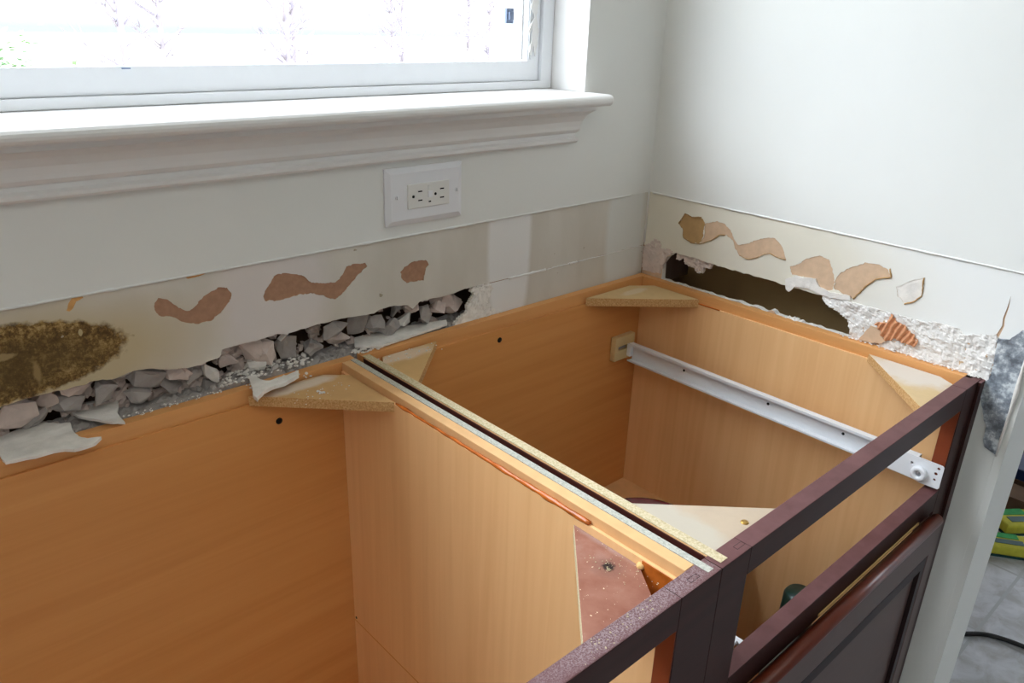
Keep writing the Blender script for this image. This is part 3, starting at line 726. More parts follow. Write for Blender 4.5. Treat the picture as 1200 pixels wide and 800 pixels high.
t_.build('track_rib', M['vinyl'], win_o)
MB().box((WX0 + 0.05, 0.085, 1.255), (-0.246, 0.088, WZ1 - 0.055)).build('glass', M['glass'], win_o)
lk = MB().box((-0.294, 0.079, 1.311), (-0.279, 0.0845, 1.333)).box((-0.291, 0.075, 1.316), (-0.282, 0.0795, 1.328)).build('sash_latch', M['lock'], win_o, bevel=0.001)
MB().box((-0.8665, 0.0775, 1.2530), (-0.8575, 0.0798, 1.2545)).build('sash_clip', M['lock'], win_o)
peel = rag([(-0.243, 1.40), (-0.240, 1.352), (-0.2445, 1.335), (-0.237, 1.322), (-0.250, 1.300), (-0.2455, 1.297), (-0.2385, 1.312), (-0.2405, 1.292), (-0.246, 1.268), (-0.240, 1.264), (-0.236, 1.280), (-0.232, 1.262), (-0.2285, 1.284), (-0.2265, 1.300), (-0.2315, 1.318), (-0.2295, 1.350), (-0.233, 1.40)], 0.003, 0.0014, 60)
MB().prism(peel, 1, 0.0765, 0.0782).build('peeling_paint_flake', M['trim_white'], win_o)

# ------------------------------------------------------------------ outlet
out = empty('wall_outlet', (-0.5155, -0.0018, 1.088), 'white double wall outlet with a wide cover plate mounted sideways under the window', 'outlet')
px0, px1, pz0, pz1 = -0.5815, -0.4495, 1.0485, 1.1275
y0 = -0.0018
def frust(x0, x1, z0, z1, ya, yb, ins):
    V = [(x0, ya, z0), (x1, ya, z0), (x1, ya, z1), (x0, ya, z1), (x0 + ins, yb, z0 + ins), (x1 - ins, yb, z0 + ins), (x1 - ins, yb, z1 - ins), (x0 + ins, yb, z1 - ins)]
    return V, [(0, 3, 2, 1), (4, 5, 6, 7), (0, 1, 5, 4), (1, 2, 6, 5), (2, 3, 7, 6), (3, 0, 4, 7)]
pl = MB().box((px0, y0, pz0), (px1, y0 - 0.0035, pz1)); pl.add(*frust(px0, px1, pz0, pz1, y0 - 0.0035, y0 - 0.0070, 0.0075))
pl.build('cover_plate', M['plate'], out, bevel=0.0008)
dx0, dx1, dz0, dz1 = -0.5475, -0.4755, 1.0700, 1.1045
rec = MB().box((dx0, y0 - 0.006, dz0), (dx1, y0 - 0.0092, dz1)).build('receptacle', M['ivory'], out, bevel=0.0012)
yb = y0 - 0.0092
for cx, sgn in ((-0.530, 1), (-0.492, 1)):
    for dz in (0.0062, -0.0062):
        MB().box((cx - 0.0005, yb - 0.0003, 1.0872 + dz - 0.0009), (cx + 0.0065, yb + 0.001, 1.0872 + dz + 0.0009)).build('slot', M['black'], rec)
    MB().lathe((cx - 0.0085, yb, 1.0872), [(0.0, -0.0003), (0.0021, -0.0003), (0.0021, 0.001), (0.0, 0.001)], 12, 0, 1).build('ground_hole', M['black'], rec)
MB().box((-0.5135, yb, 1.0835), (-0.5060, yb - 0.0012, 1.0925)).build('reset_button', M['plate'], rec, bevel=0.0005)
MB().box((-0.5135, yb, 1.0945), (-0.5060, yb - 0.0012, 1.1010)).build('test_button', M['ivory'], rec, bevel=0.0005)
MB().box((-0.5125, yb + 0.001, 1.0765), (-0.5085, yb - 0.0003, 1.0785)).build('indicator_window', M['black'], rec)
for cx in (-0.5645, -0.4610):
    sc_ = MB().lathe((cx, y0 - 0.0068, 1.088), [(0.0, -0.0014), (0.0022, -0.0012), (0.0030, 0), (0.0030, 0.001), (0.0, 0.001)], 14, 0, 1).build('screw', M['plate'], out)
    MB().box((cx - 0.0004, y0 - 0.0085, 1.0858), (cx + 0.0004, y0 - 0.0078, 1.0902)).build('screw_slot', M['steel'], sc_)

# ------------------------------------------------------------------ right base cabinet
PXL, PXR = -0.6715, -0.622       # inner faces of the double partition
G = 0.0012                        # clearance to the walls
rc = empty('base_cabinet', (-0.32, -0.30, 0.0), 'open maple base cabinet in the corner, with drawer slides and a dark door', 'cabinet', )
def P(name, mb, mat, par, **kw): return mb.build(name, mat, par, **kw)
# back panel with rail on top
P('back_panel', MB().box((-0.6335, -0.0205, 0.0), (-G - 0.004, -0.0165, 0.855)), M['maple_x'], rc)
P('nailing_rail', MB().box((-0.6335, -0.0160, 0.79), (-G, -G, H)), M['maple_rail'], rc, bevel=0.0006)
# right side
P('side_panel', MB().box((-0.0205, -0.5995, 0.0), (-0.0165, -0.021, 0.8575)), M['maple_z'], rc)
P('side_rail', MB().box((-0.0160, -0.5995, 0.0), (-G, -0.0165, H)), M['maple_y'], rc, bevel=0.0006)
# left side of the right cabinet (cream chipboard edge)
ls = P('side_panel', MB().box((-0.6335, -0.604, 0.0), (PXR, -0.021, H - 0.0006)), M['maple_z'], rc, label='side panel with cream chipboard top edge')
P('board_edge', MB().box((-0.6333, -0.6045, H - 0.0006), (PXR - 0.0003, -0.016, H + 0.0004)), M['chip_cream'], ls)
P('gap_shade_sheet', MB().box((-0.6350, -0.5895, 0.0), (-0.6337, -0.021, 0.873)), M['dark_gap'], ls)  # dark sheet lining the gap, its shade put into the colour
P('bottom_panel', MB().box((-0.6215, -0.5995, 0.10), (-0.021, -0.021, 0.112)), M['maple_x'], rc)
P('shelf', MB().box((-0.6215, -0.33, 0.423), (-0.0212, -0.0212, 0.435)), M['peach_edge'], rc)
# corner blocks
def block(par, poly, z, t, top, side='chip_tan'):
    mb = MB().prism(poly, 2, z - t, z, 0, 1)
    return mb.build('corner_block', [M[top], M[side]], par, bevel=0.0006)
block(rc, [(-0.6215, -0.128), (-0.6215, -0.050), (-0.6040, -0.0210), (-0.508, -0.0210)], 0.868, 0.013, 'blk_rbl')
block(rc, [(-0.178, -0.0210), (-0.060, -0.0210), (-0.0210, -0.050), (-0.0210, -0.150)], 0.866, 0.015, 'blk_rbr')
block(rc, [(-0.0210, -0.458), (-0.0210, -0.562), (-0.038, -0.5900), (-0.150, -0.5900)], 0.866, 0.013, 'blk_rfr')
b4 = block(rc, [(-0.6215, -0.470), (-0.6215, -0.572), (-0.607, -0.5900), (-0.494, -0.5900)], 0.864, 0.013, 'blk_rfl')
P('screw', MB().lathe((-0.5475, -0.5765, 0.8642), [(0, 0.0008), (0.0035, 0.001), (0.0042, 0.0002), (0.0042, -0.002), (0, -0.002)], 14), M['brass'], b4)
# face frame
ff = rc
F0, F1_ = -0.6100, -0.5905
e = 'espresso'
P('top_rail', MB().box((-0.5910, F0, 0.843), (-0.0600, F1_, H)), M[e], ff, bevel=0.0008)
P('middle_rail', MB().box((-0.5910, F0, 0.680), (-0.0600, F1_, 0.716)), M[e], ff, bevel=0.0008)
P('bottom_rail', MB().box((-0.5910, F0, 0.10), (-0.0600, F1_, 0.135)), M[e], ff, bevel=0.0008)
st1 = P('stile', MB().box((-0.6385, F0, 0.10), (-0.5910, F1_, H)), M[e], ff, bevel=0.0008)
st2 = P('stile', MB().box((-0.0600, F0, 0.10), (-G, F1_, H)), M[e], ff, bevel=0.0008)
P('inner_edge', MB().box((-0.0606, F0 + 0.001, 0.717), (-0.0598, F1_ - 0.0005, 0.8425)), M['red_wood'], st2)
P('scribe_strip', MB().box((-0.020, F0 - 0.0045, 0.10), (-G, F0 - 0.0002, H - 0.001)), M['espresso'], st2)
# pocket joint marks on top of the frame
def plug_outline(x0, x1, ya, yb):
    t = 0.0003
    return MB().prism([[(x0, ya), (x1, ya), (x1, yb), (x0, yb)], [(x0 + t, ya + t), (x1 - t, ya + t), (x1 - t, yb - t), (x0 + t, yb - t)]], 2, H - 0.0002, H + 0.0002)
P('joint_line', plug_outline(-0.6045, -0.5915, -0.6035, -0.5985), M['shade_joint'], st1)
P('toe_kick', MB().box((-0.6335, -0.535, 0.0), (-0.021, -0.525, 0.0995)), M[e], rc)
# door
DX0, DX1, DZ0, DZ1 = -0.604, -0.076, 0.12, 0.684
dr = MB()
yo = -0.6305
dr.prism([[(DX0, DZ0), (DX1, DZ0), (DX1, DZ1), (DX0, DZ1)], [(DX0 + 0.058, DZ0 + 0.058), (DX1 - 0.030, DZ0 + 0.058), (DX1 - 0.030, DZ1 - 0.050), (DX0 + 0.058, DZ1 - 0.050)]], 1, yo, F0 - 0.001)
door = P('door', dr, M['door_face'], rc, bevel=0.0045, seg=4)
P('door_panel', MB().box((DX0 + 0.057, yo + 0.007, DZ0 + 0.057), (DX1 - 0.029, yo + 0.012, DZ1 - 0.049)), M['door_face'], door)
gm = MB()
gm.prism([[(DX0 + 0.0575, DZ0 + 0.0575), (DX1 - 0.0295, DZ0 + 0.0575), (DX1 - 0.0295, DZ1 - 0.0495), (DX0 + 0.0575, DZ1 - 0.0495)], [(DX0 + 0.070, DZ0 + 0.070), (DX1 - 0.042, DZ0 + 0.070), (DX1 - 0.042, DZ1 - 0.068), (DX0 + 0.070, DZ1 - 0.068)]], 1, yo + 0.0008, yo + 0.0068)
P('recess_shade_ring', gm, M['shade_joint'], door)  # dark ring puts the shade of the door's recess into colour
P('door_edge', MB().tube([(DX0 + 0.004, yo + 0.0078, DZ1 - 0.0015), (DX1 - 0.004, yo + 0.0078, DZ1 - 0.0015)], 0.0085, 16), M['door_edge'], door, label='rounded red-brown top edge of the door')
P('bare_wood_sliver', MB().box((-0.40, F0 - 0.0022, 0.6845), (-0.118, F0 - 0.0006, 0.6880)), M['bare_wood'], door)

# drawer slides
def slide(par, xs, inner, plate=True, dz=0.0):
    """xs: plane of the upright web, inner: +1/-1 direction of the flange (towards the cabinet middle)"""
    t = 0.0012
    s_ = MB()
    yA, yB = (-0.575 if plate else -0.50), -0.040
    s_.box((xs, yA, 0.722), (xs + inner * t, yB, 0.757))
    s_.box((xs, yA, 0.722), (xs + inner * 0.014, yB, 0.722 + t))
    s_.box((xs, yA, 0.757 - t), (xs + inner * 0.010, yB, 0.757))
    s_.box((xs + inner * 0.010, yA, 0.752), (xs + inner * 0.0112, yB, 0.757))
    s_.box((xs + inner * 0.014, yA, 0.722), (xs + inner * 0.0152, yB, 0.7255))
    sl = s_.build('drawer_slide', M['slide_white'], par, bevel=0.0004)
    # front plate with roller
    if plate:
        fp = rag([(-0.572, 0.724), (-0.586, 0.721), (-0.6105, 0.722), (-0.6120, 0.7245), (-0.6120, 0.757), (-0.6100, 0.759), (-0.545, 0.759), (-0.530, 0.7575), (-0.530, 0.724)], 0.05, 0, 0)
        holes = []
        for hy, hz, r in ((-0.6055, 0.753, 0.0022), (-0.6035, 0.744, 0.0025), (-0.6035, 0.7345, 0.0020), (-0.5700, 0.747, 0.0022)):
            holes.append([(hy + r * math.cos(2 * PI * k / 10), hz + r * math.sin(2 * PI * k / 10)) for k in range(10)])
        MB().prism([fp] + holes, 0, xs - inner * 0.0002 + inner * 0.0152, xs + inner * 0.0168).build('front_plate', M['slide_white'], sl)
        rr = MB().lathe((xs + inner * 0.017, -0.583, 0.7365), [(0.0, 0), (0.0105, 0), (0.0110, inner * 0.001), (0.0110, inner * 0.006), (0.0090, inner * 0.0072), (0.0045, inner * 0.0072), (0.0045, inner * 0.004), (0, inner * 0.004)], 24, 0, 0).build('roller', M['slide_white'], sl)
        MB().lathe((xs + inner * 0.017, -0.583, 0.7365), [(0.0, inner * 0.0046), (0.0038, inner * 0.0046), (0.0038, inner * 0.0038), (0, inner * 0.0038)], 14, 0, 0).build('axle', M['steel'], rr)
    else:
        # ribbed front end of the left track, seen past the stile
        pr = []
        for k in range(49):
            u = k / 48 * 0.040
            pr.append((xs + inner * (-0.002 + u), 0.7275 - u * 0.62 + 0.0022 * math.sin(u / 0.040 * 3 * 2 * PI)))
        pr2 = pr + [(x, z - 0.004) for x, z in pr[::-1]]
        MB().prism(pr2, 1, -0.5885, -0.30).build('track_end', M['slide_white'], sl)
    for yy in (-0.16, -0.33, -0.46):
        MB().lathe((xs + inner * t, yy, 0.741), [(0, inner * 0.0004), (0.0024, inner * 0.0004), (0.0024, -inner * 0.0004), (0, -inner * 0.0004)], 10, 0, 0).build('screw_hole', M['black'], sl)
    bk = MB()
    xa, xb = xs - inner * 0.012, xs + inner * 0.044
    za, zb = 0.724, 0.772
    xa, xb = sorted((xa, xb))
    bk.prism([[(xa, za), (xb, za), (xb, zb), (xa, zb)], [((xa + xb) / 2 - 0.018, 0.744), ((xa + xb) / 2 + 0.016, 0.744), ((xa + xb) / 2 + 0.016, 0.752), ((xa + xb) / 2 - 0.018, 0.752)]], 1, -0.033, -0.0210)
    bo = bk.build('rear_bracket', M['bracket'], sl, bevel=0.0015, label='cream plastic rear bracket')
    MB().box(((xa + xb) / 2 - 0.016, -0.030, 0.7462), (xs + inner * 0.010, -0.028, 0.7500)).build('tongue', M['steel'], bo)
    MB().box((xs, -0.042, 0.730), (xs + inner * 0.010, -0.0335, 0.754)).build('rear_hook', M['slide_white'], bo)
slide(rc, -0.0545, -1)
slide(rc, -0.5580, 1, plate=False)
# recess screw in back panel
def cam_hole(par, x, z, y=-0.0205):
    MB().lathe((x, y, z), [(0, -0.0012), (0.0036, -0.0012), (0.0046, -0.0004), (0.0046, 0.001), (0, 0.001)], 16, 0, 1).build('screw_head', M['black'], par, label='dark recessed screw head')
cam_hole([o for o in rc.children if o.name.startswith('back_panel')][0], -0.380, 0.837)
# dried glue along the right cabinet's back corner
P('glue_bead', MB().tube([(-0.0215, -0.150 - 0.004 * i, 0.8585) for i in range(12)], [0.0012 + 0.0009 * abs(noise.noise(Vector((i * .9, 0, 0)))) for i in range(12)], 6), M['glue'], rc)

# ------------------------------------------------------------------ left base cabinet
LX0 = -1.56
lc = empty('base_cabinet', (-1.1, -0.30, 0.0), 'empty wide maple sink base cabinet below the window, left of the drawer cabinet', 'cabinet')
bp_ = P('back_panel', MB().box((LX0 + 0.016, -0.0205, 0.0), (-0.6545, -0.0165, 0.855)), M['maple_x'], lc)
P('nailing_rail', MB().box((LX0, -0.0160, 0.79), (-0.6450, -G, H)), M['maple_rail'], lc, bevel=0.0006)
P('side_panel', MB().box((LX0, -0.5995, 0.0), (LX0 + 0.0155, -0.0165, H)), M['maple_z'], lc)
rs = P('side_panel', MB().box((PXL, -0.5995, 0.0), (-0.6675, -0.021, 0.8640)), M['maple_z'], lc)
P('side_rail', MB().box((-0.6670, -0.5903, 0.70), (-0.6535, -0.0165, H)), M['peach_edge'], lc, bevel=0.0006)
cr = P('board_edge', MB().box((-0.6532, -0.6050, 0.0), (-0.6452, -0.0165, H + 0.0004)), M['chip_grey'], lc, label='dusty chipboard top edge')
P('bottom_panel', MB().box((LX0 + 0.0158, -0.5995, 0.10), (-0.672, -0.021, 0.112)), M['maple_x'], lc)
P('panel_groove', MB().box((PXL - 0.0004, -0.58, 0.4340), (PXL + 0.001, -0.0215, 0.4358)), M['maple_x'], rs)
P('panel_hole', MB().lathe((PXL, -0.026, 0.441), [(0, -0.0004), (0.0022, -0.0004), (0.0022, 0.001), (0, 0.001)], 10, 0, 0), M['black'], rs)
gb = MB()
N = 90
gy = [-0.150 - 0.33 * i / N for i in range(N + 1)]
gb.tube([(-0.6695 - 0.0006 * noise.noise(Vector((i * 0.3, 1, 1))), gy[i], 0.8655 + 0.0008 * noise.noise(Vector((i * 0.2, 5, 1)))) for i in range(N + 1)], [0.0012 + 0.0016 * i / N + 0.0022 * abs(noise.noise(Vector((i * 0.10, 9, 1)))) for i in range(N + 1)], 7)
P('glue_bead', gb, M['glue'], lc)
P('glue_bead', MB().lathe((-0.672, -0.547, 0.857), [(0, 0.003), (0.003, 0.0025), (0.0045, 0), (0.004, -0.002), (0, -0.002)], 12), M['bare_wood'], lc)
P('glue_smear', MB().box((PXL - 0.0008, -0.5895, 0.832), (PXL + 0.0002, -0.548, 0.8630)), M['glue'], rs)
block(lc, [(-0.805, -0.0210), (-0.700, -0.0210), (-0.6720, -0.046), (-0.6720, -0.150)], 0.868, 0.014, 'blk_lb')
block(lc, [(-0.6720, -0.462), (-0.6720, -0.545), (-0.704, -0.5900), (-0.795, -0.5900)], 0.856, 0.013, 'blk_lf', 'chip_cream')
block(lc, [(LX0 + 0.016, -0.0210), (LX0 + 0.13, -0.0210), (LX0 + 0.016, -0.145)], 0.868, 0.014, 'blk_lb')
cam_hole(bp_, -0.7665, 0.8195)
ed = 'espresso_dusty'
P('top_rail', MB().box((LX0 + 0.05, F0, 0.840), (-0.6980, F1_, H)), M[ed], lc, bevel=0.0012)
P('bottom_rail', MB().box((LX0 + 0.05, F0, 0.10), (-0.6985, F1_, 0.135)), M[ed], lc)
st3 = P('stile', MB().box((-0.6980, F0, 0.10), (-0.6390, F1_, H)), M[ed], lc, bevel=0.0008)
P('inner_edge', MB().box((-0.6989, F0 + 0.001, 0.14), (-0.6978, F1_ - 0.0005, 0.8395)), M['red_wood'], st3)
P('stile', MB().box((LX0, F0, 0.10), (LX0 + 0.0495, F1_, H)), M[ed], lc)
P('joint_line', plug_outline(-0.6760, -0.6630, -0.6035, -0.5985), M['shade_joint'], st3)
P('toe_kick', MB().box((LX0 + 0.016, -0.535, 0.0), (-0.6545, -0.525, 0.0995)), M[ed], lc)

# ------------------------------------------------------------------ things on the shelf of the right cabinet
bw = empty('bowl', (-0.205, -0.225, 0.4352), 'dark red glossy bowl on the cabinet shelf, half hidden by the cream corner block', 'bowl')
P('bowl_body', MB().lathe((-0.205, -0.225, 0.4352), [(0, 0), (0.045, 0), (0.060, 0.006), (0.085, 0.030), (0.098, 0.060), (0.100, 0.066), (0.097, 0.066), (0.082, 0.034), (0.056, 0.009), (0, 0.006)], 48), M['bowl_red'], bw)
bt = empty('bottle', (-0.150, -0.515, 0.1122), 'tall bottle with a dark green cap standing inside the drawer cabinet behind the middle rail', 'bottle')
BX, BY = -0.150, -0.485
bt.location = (BX, BY, 0.1122)
P('bottle_body', MB().lathe((BX, BY, 0.1122), [(0, 0), (0.036, 0), (0.038, 0.004), (0.038, 0.26), (0.034, 0.30), (0.022, 0.325), (0.022, 0.34), (0, 0.34)], 32), M['bottle'], bt)
P('cap', MB().lathe((BX, BY, 0.1122 + 0.328), [(0, 0.062), (0.021, 0.062), (0.0245, 0.056), (0.026, 0.0), (0.0225, 0.0), (0.0225, -0.002), (0, -0.002)], 28), M['cap_green'], bt)

# ------------------------------------------------------------------ plaster debris
def chunk(name, loc, size, mat, seed, label, group, flat=1.0):
    rnd = random.Random(seed)
    bm = bmesh.new()
    n = 14
    for _ in range(n):
        v = Vector((rnd.uniform(-1, 1), rnd.uniform(-1, 1), rnd.uniform(-1, 1)))
        v.normalize(); v *= rnd.uniform(0.75, 1.0)
        bm.verts.new((v.x * size[0] / 2, v.y * size[1] / 2, v.z * size[2] / 2 * flat))
    r = bmesh.ops.convex_hull(bm, input=bm.verts)
    bmesh.ops.delete(bm, geom=[g_ for g_ in r['geom_interior'] if isinstance(g_, bmesh.types.BMVert)], context='VERTS')
    bmesh.ops.subdivide_edges(bm, edges=bm.edges, cuts=1, use_grid_fill=True)
    for v in bm.verts:
        d = noise.noise(v.co * 140 + Vector((seed, 0, 0)))
        v.co += v.co.normalized() * d * min(size) * 0.10
    rot = Matrix.Rotation(rnd.uniform(-0.5, 0.5), 3, 'X') @ Matrix.Rotation(rnd.uniform(-0.5, 0.5), 3, 'Y') @ Matrix.Rotation(rnd.uniform(-0.6, 0.6), 3, 'Z')
    for v in bm.verts: v.co = rot @ v.co
    me = bpy.data.meshes.new(name); bm.to_mesh(me); bm.free()
    me.materials.append(M[mat])
    o = bpy.data.objects.new(name, me); o.location = loc; col.objects.link(o)
    return tag(o, label, 'plaster chunk', group)
CH = [
 # x, z, w, h, material
 (-1.045, 0.905, 0.034, 0.034, 'gypsum_pink'), (-1.015, 0.912, 0.030, 0.022, 'gypsum_pink'), (-0.992, 0.900, 0.026, 0.026, 'gypsum_grey'),
 (-0.985, 0.917, 0.032, 0.020, 'gypsum_pink'), (-0.955, 0.903, 0.026, 0.028, 'gypsum_grey'), (-0.935, 0.916, 0.034, 0.018, 'gypsum_grey'),
 (-0.905, 0.905, 0.044, 0.032, 'gypsum_grey'), (-0.918, 0.888, 0.026, 0.018, 'gypsum_grey'), (-0.872, 0.905, 0.026, 0.024, 'gypsum_pink'),
 (-0.880, 0.888, 0.030, 0.020, 'gypsum_grey'), (-0.852, 0.899, 0.026, 0.030, 'gypsum_grey'), (-0.840, 0.918, 0.020, 0.020, 'gypsum_pink'),
 (-0.832, 0.893, 0.016, 0.026, 'gypsum'), (-0.812, 0.918, 0.018, 0.022, 'gypsum_pink'), (-0.806, 0.900, 0.022, 0.022, 'gypsum_pink'),
 (-0.782, 0.912, 0.030, 0.032, 'gypsum_pink'), (-0.760, 0.904, 0.028, 0.036, 'gypsum_pink'), (-0.738, 0.922, 0.022, 0.014, 'gypsum_pink'),
 (-0.722, 0.898, 0.036, 0.030, 'gypsum_grey'), (-0.686, 0.890, 0.026, 0.020, 'gypsum_grey'), (-0.655, 0.909, 0.036, 0.026, 'gypsum_grey'),
 (-0.645, 0.890, 0.034, 0.018, 'gypsum_pink'), (-0.610, 0.905, 0.034, 0.040, 'gypsum_grey'), (-0.583, 0.897, 0.026, 0.030, 'gypsum_grey'),
 (-0.560, 0.890, 0.036, 0.022, 'gypsum_grey'), (-0.545, 0.910, 0.018, 0.022, 'gypsum_grey'), (-0.533, 0.895, 0.028, 0.024, 'gypsum'),
 (-0.520, 0.913, 0.020, 0.022, 'gypsum_pink'), (-0.500, 0.896, 0.036, 0.026, 'gypsum_grey'), (-0.487, 0.921, 0.024, 0.014, 'gypsum_pink'),
 (-0.458, 0.910, 0.040, 0.034, 'gypsum_pink'), (-0.440, 0.898, 0.026, 0.030, 'gypsum_pink'), (-0.470, 0.897, 0.028, 0.022, 'gypsum_pink'),
 (-1.075, 0.900, 0.034, 0.036, 'gypsum_grey'), (-1.030, 0.890, 0.03, 0.018, 'gypsum_grey'), (-0.770, 0.887, 0.03, 0.016, 'gypsum'),
]
names = {'gypsum': ('white plaster chunk wedged in the broken slot of the window wall', 'white plaster chunks in the wall slot'),
         'gypsum_pink': ('pinkish plaster chunk wedged in the broken slot of the window wall', 'pinkish plaster chunks in the wall slot'),
         'gypsum_grey': ('grey shaded plaster chunk wedged in the broken slot of the window wall', 'grey plaster chunks in the wall slot')}
for i, (x, z, w_, h_, mt) in enumerate(CH):
    d_ = 0.018 + 0.012 * ((i * 7) % 5) / 5
    chunk('plaster_chunk', (x, 0.016 + 0.5 * d_ * 0.5 + 0.004 * ((i * 3) % 4), z), (w_ * 1.5, d_ * 1.2, h_ * 1.42), mt, i + 100, names[mt][0], names[mt][1])
# rubble filling the bottom of the slot
V, F = [], []
nx, ny = 420, 22
for i in range(nx + 1):
    for j in range(ny + 1):
        x = -1.30 + (1.30 - 0.40) * i / nx; y = 0.001 + 0.050 * j / ny
        h = 0.872 + 0.006 * noise.noise(Vector((x * 60, y * 60, 3))) + 0.004 * noise.noise(Vector((x * 170, y * 170, 7))) + (0.010 if -0.84 < x < -0.74 else 0.0) * (0.6 + noise.noise(Vector((x * 90, y * 90, 1))))
        V.append((x, y + 0.001 * noise.noise(Vector((x * 300, y * 300, 2))), h))
for i in range(nx):
    for j in range(ny):
        a = i * (ny + 1) + j
        F.append((a, a + ny + 1, a + ny + 2, a + 1))
n = len(V)
V += [(x, y, 0.853) for x, y, z in V]
border = []
for i in range(nx): border += [(i * (ny + 1), (i + 1) * (ny + 1)), (i * (ny + 1) + ny, (i + 1) * (ny + 1) + ny)]
for j in range(ny): border += [(j, j + 1), (nx * (ny + 1) + j, nx * (ny + 1) + j + 1)]
F += [(a, b, n + b, n + a) for a, b in border]
o = MB().add(V, F, 0, False).build('plaster_rubble', M['gypsum_grey'])
tag(o, 'grey crumbled plaster rubble filling the bottom of the broken slot', 'rubble', kind='stuff')
# loose flat flakes lying over the cabinet rail
def flake(poly, z, t, label, seed, curl=0.0):
    pl_ = rag(poly, 0.004, 0.0012, seed)
    mb = MB().prism(pl_, 2, z, z + t)
    mb.v = [(x, y, zz + 0.0012 * noise.noise(Vector((x * 70, y * 70, seed))) + 0.0008 + (curl * max(0, -y - 0.02))) for x, y, zz in mb.v]
    o = mb.build('plaster_flake', M['gypsum'], origin=(poly[0][0], poly[0][1], z))
    return tag(o, label, 'plaster flake')
flake(F1, 0.8765, 0.0035, 'large pale plaster flake on the cabinet rail, below the brown wall stain', 70)
flake(F2, 0.8790, 0.0030, 'triangular pale plaster flake pointing over the rail just right of the largest flake', 71)
flake(F3, 0.8765, 0.0050, 'small crumbly white plaster flake hanging over the rail beside the left cabinet corner block', 72)
o = MB().prism(rag([(-0.628, 0.012), (-0.612, 0.040), (-0.56, 0.040), (-0.46, 0.016), (-0.47, 0.001), (-0.60, -0.010)], 0.004, 0.001, 73), 2, 0.8768, 0.8800).build('plaster_flake', M['gypsum'], origin=(-0.55, 0.01, 0.8768))
tag(o, 'long thin plaster sliver at the wall, behind the double partition between the cabinets', 'plaster flake')
# crumbs: many tiny bits on rails, corner blocks and the frame
def crumbs(name, spots, label, mat='gypsum'):
    mb = MB()
    rnd = random.Random(5)
    for (x0, x1, y0, y1, z, cnt, s0, s1) in spots:
        for _ in range(cnt):
            x, y, s_ = rnd.uniform(x0, x1), rnd.uniform(y0, y1), rnd.uniform(s0, s1)
            V = []
            for q in ((1, 0, 0), (-1, 0, 0), (0, 1, 0), (0, -1, 0), (0, 0, 1), (0, 0, -1)):
                k = s_ * rnd.uniform(0.6, 1.2)
                V.append((x + q[0] * k, y + q[1] * k, z + s_ * 0.5 + q[2] * k * 0.7))
            mb.add(V, [(0, 2, 4), (2, 1, 4), (1, 3, 4), (3, 0, 4), (2, 0, 5), (1, 2, 5), (3, 1, 5), (0, 3, 5)])
    o = mb.build(name, M[mat])
    return tag(o, label, 'crumbs', kind='stuff')
crumbs('plaster_crumbs', [
 (-0.83, -0.70, -0.004, 0.030, 0.880, 130, 0.0015, 0.0045),
 (-0.80, -0.72, -0.036, -0.006, 0.876, 60, 0.0008, 0.0028),
 (-0.77, -0.69, -0.090, -0.045, 0.8685, 30, 0.0004, 0.0013),
 (-0.735, -0.725, -0.075, -0.065, 0.8685, 14, 0.0010, 0.0028),
 (-0.62, -0.52, -0.055, -0.024, 0.8685, 45, 0.0005, 0.0018),
 (-0.64, -0.60, -0.012, 0.010, 0.8755, 40, 0.0012, 0.0038),
 (-0.43, -0.36, -0.004, 0.000, 0.8755, 40, 0.0008, 0.0025),
 (-0.95, -0.83, -0.006, 0.004, 0.8755, 50, 0.0006, 0.0022),
], 'white plaster crumbs scattered on the cabinet rails and corner blocks below the window')
crumbs('plaster_crumbs', [
 (0.001, 0.010, -0.36, -0.21, 0.864, 150, 0.002, 0.0060),
 (-0.004, 0.010, -0.335, -0.30, 0.872, 50, 0.002, 0.0050),
 (-0.010, 0.002, -0.61, -0.40, 0.8755, 110, 0.0008, 0.0026),
 (-0.005, 0.004, -0.19, -0.08, 0.8755, 30, 0.0008, 0.0020),
 (-0.010, -0.002, -0.607, -0.592, 0.8755, 30, 0.0008, 0.0020),
], 'white plaster crumbs along the rail under the hole in the right wall')
crumbs('sawdust_specks', [
 (-0.705, -0.675, -0.575, -0.505, 0.8564, 50, 0.0003, 0.0010),
 (-0.700, -0.690, -0.533, -0.523, 0.8564, 20, 0.0003, 0.0012),
 (-0.82, -0.72, -0.609, -0.592, 0.8754, 40, 0.0003, 0.0011),
], 'pale sawdust specks on the mauve corner block and dusty frame rail', 'chip_cream')

# ------------------------------------------------------------------ beyond the partition
def sponge(loc, rz, size, label, grp=None):
    sx, sy, sz = size
    t = empty('sponge_pack', loc, label, 'sponge pack')
    t.rotation_euler = (0, 0, rz)
    def part(name, a, b, mat, bev=0.002):
        mb = MB().box(a, b)
        me_o = mb.build(name, M[mat], None, bevel=bev)
        me_o.parent = t
        return me_o
    part('foam', (-sx / 2, -sy / 2, 0.006), (sx / 2, sy / 2, sz), 'yellow', 0.006)
    part('scouring_layer', (-sx / 2, -sy / 2, 0.0), (sx / 2, sy / 2, 0.006), 'teal', 0.001)
    part('green_label', (-sx * 0.48, sy * 0.12, sz), (sx * 0.25, sy * 0.46, sz + 0.0015), 'green', 0.0005)
    part('dark_label', (-sx * 0.30, -sy * 0.28, sz), (sx * 0.30, sy * 0.02, sz + 0.0015), 'teal', 0.0005)
sponge((1.225, -0.498, 0.0), math.radians(-38), (0.125, 0.085, 0.035), 'yellow and green sponge pack on the floor tiles, the farther of two')
sponge((1.075, -0.515, 0.0), math.radians(-55), (0.125, 0.07, 0.035), 'yellow and green sponge pack on the floor tiles, the nearer of two')
bx = empty('cardboard_box', (1.37, -0.62, 0.0), 'low brown cardboard box on the floor beyond the wall end behind the sponges', 'box')
mb = MB()
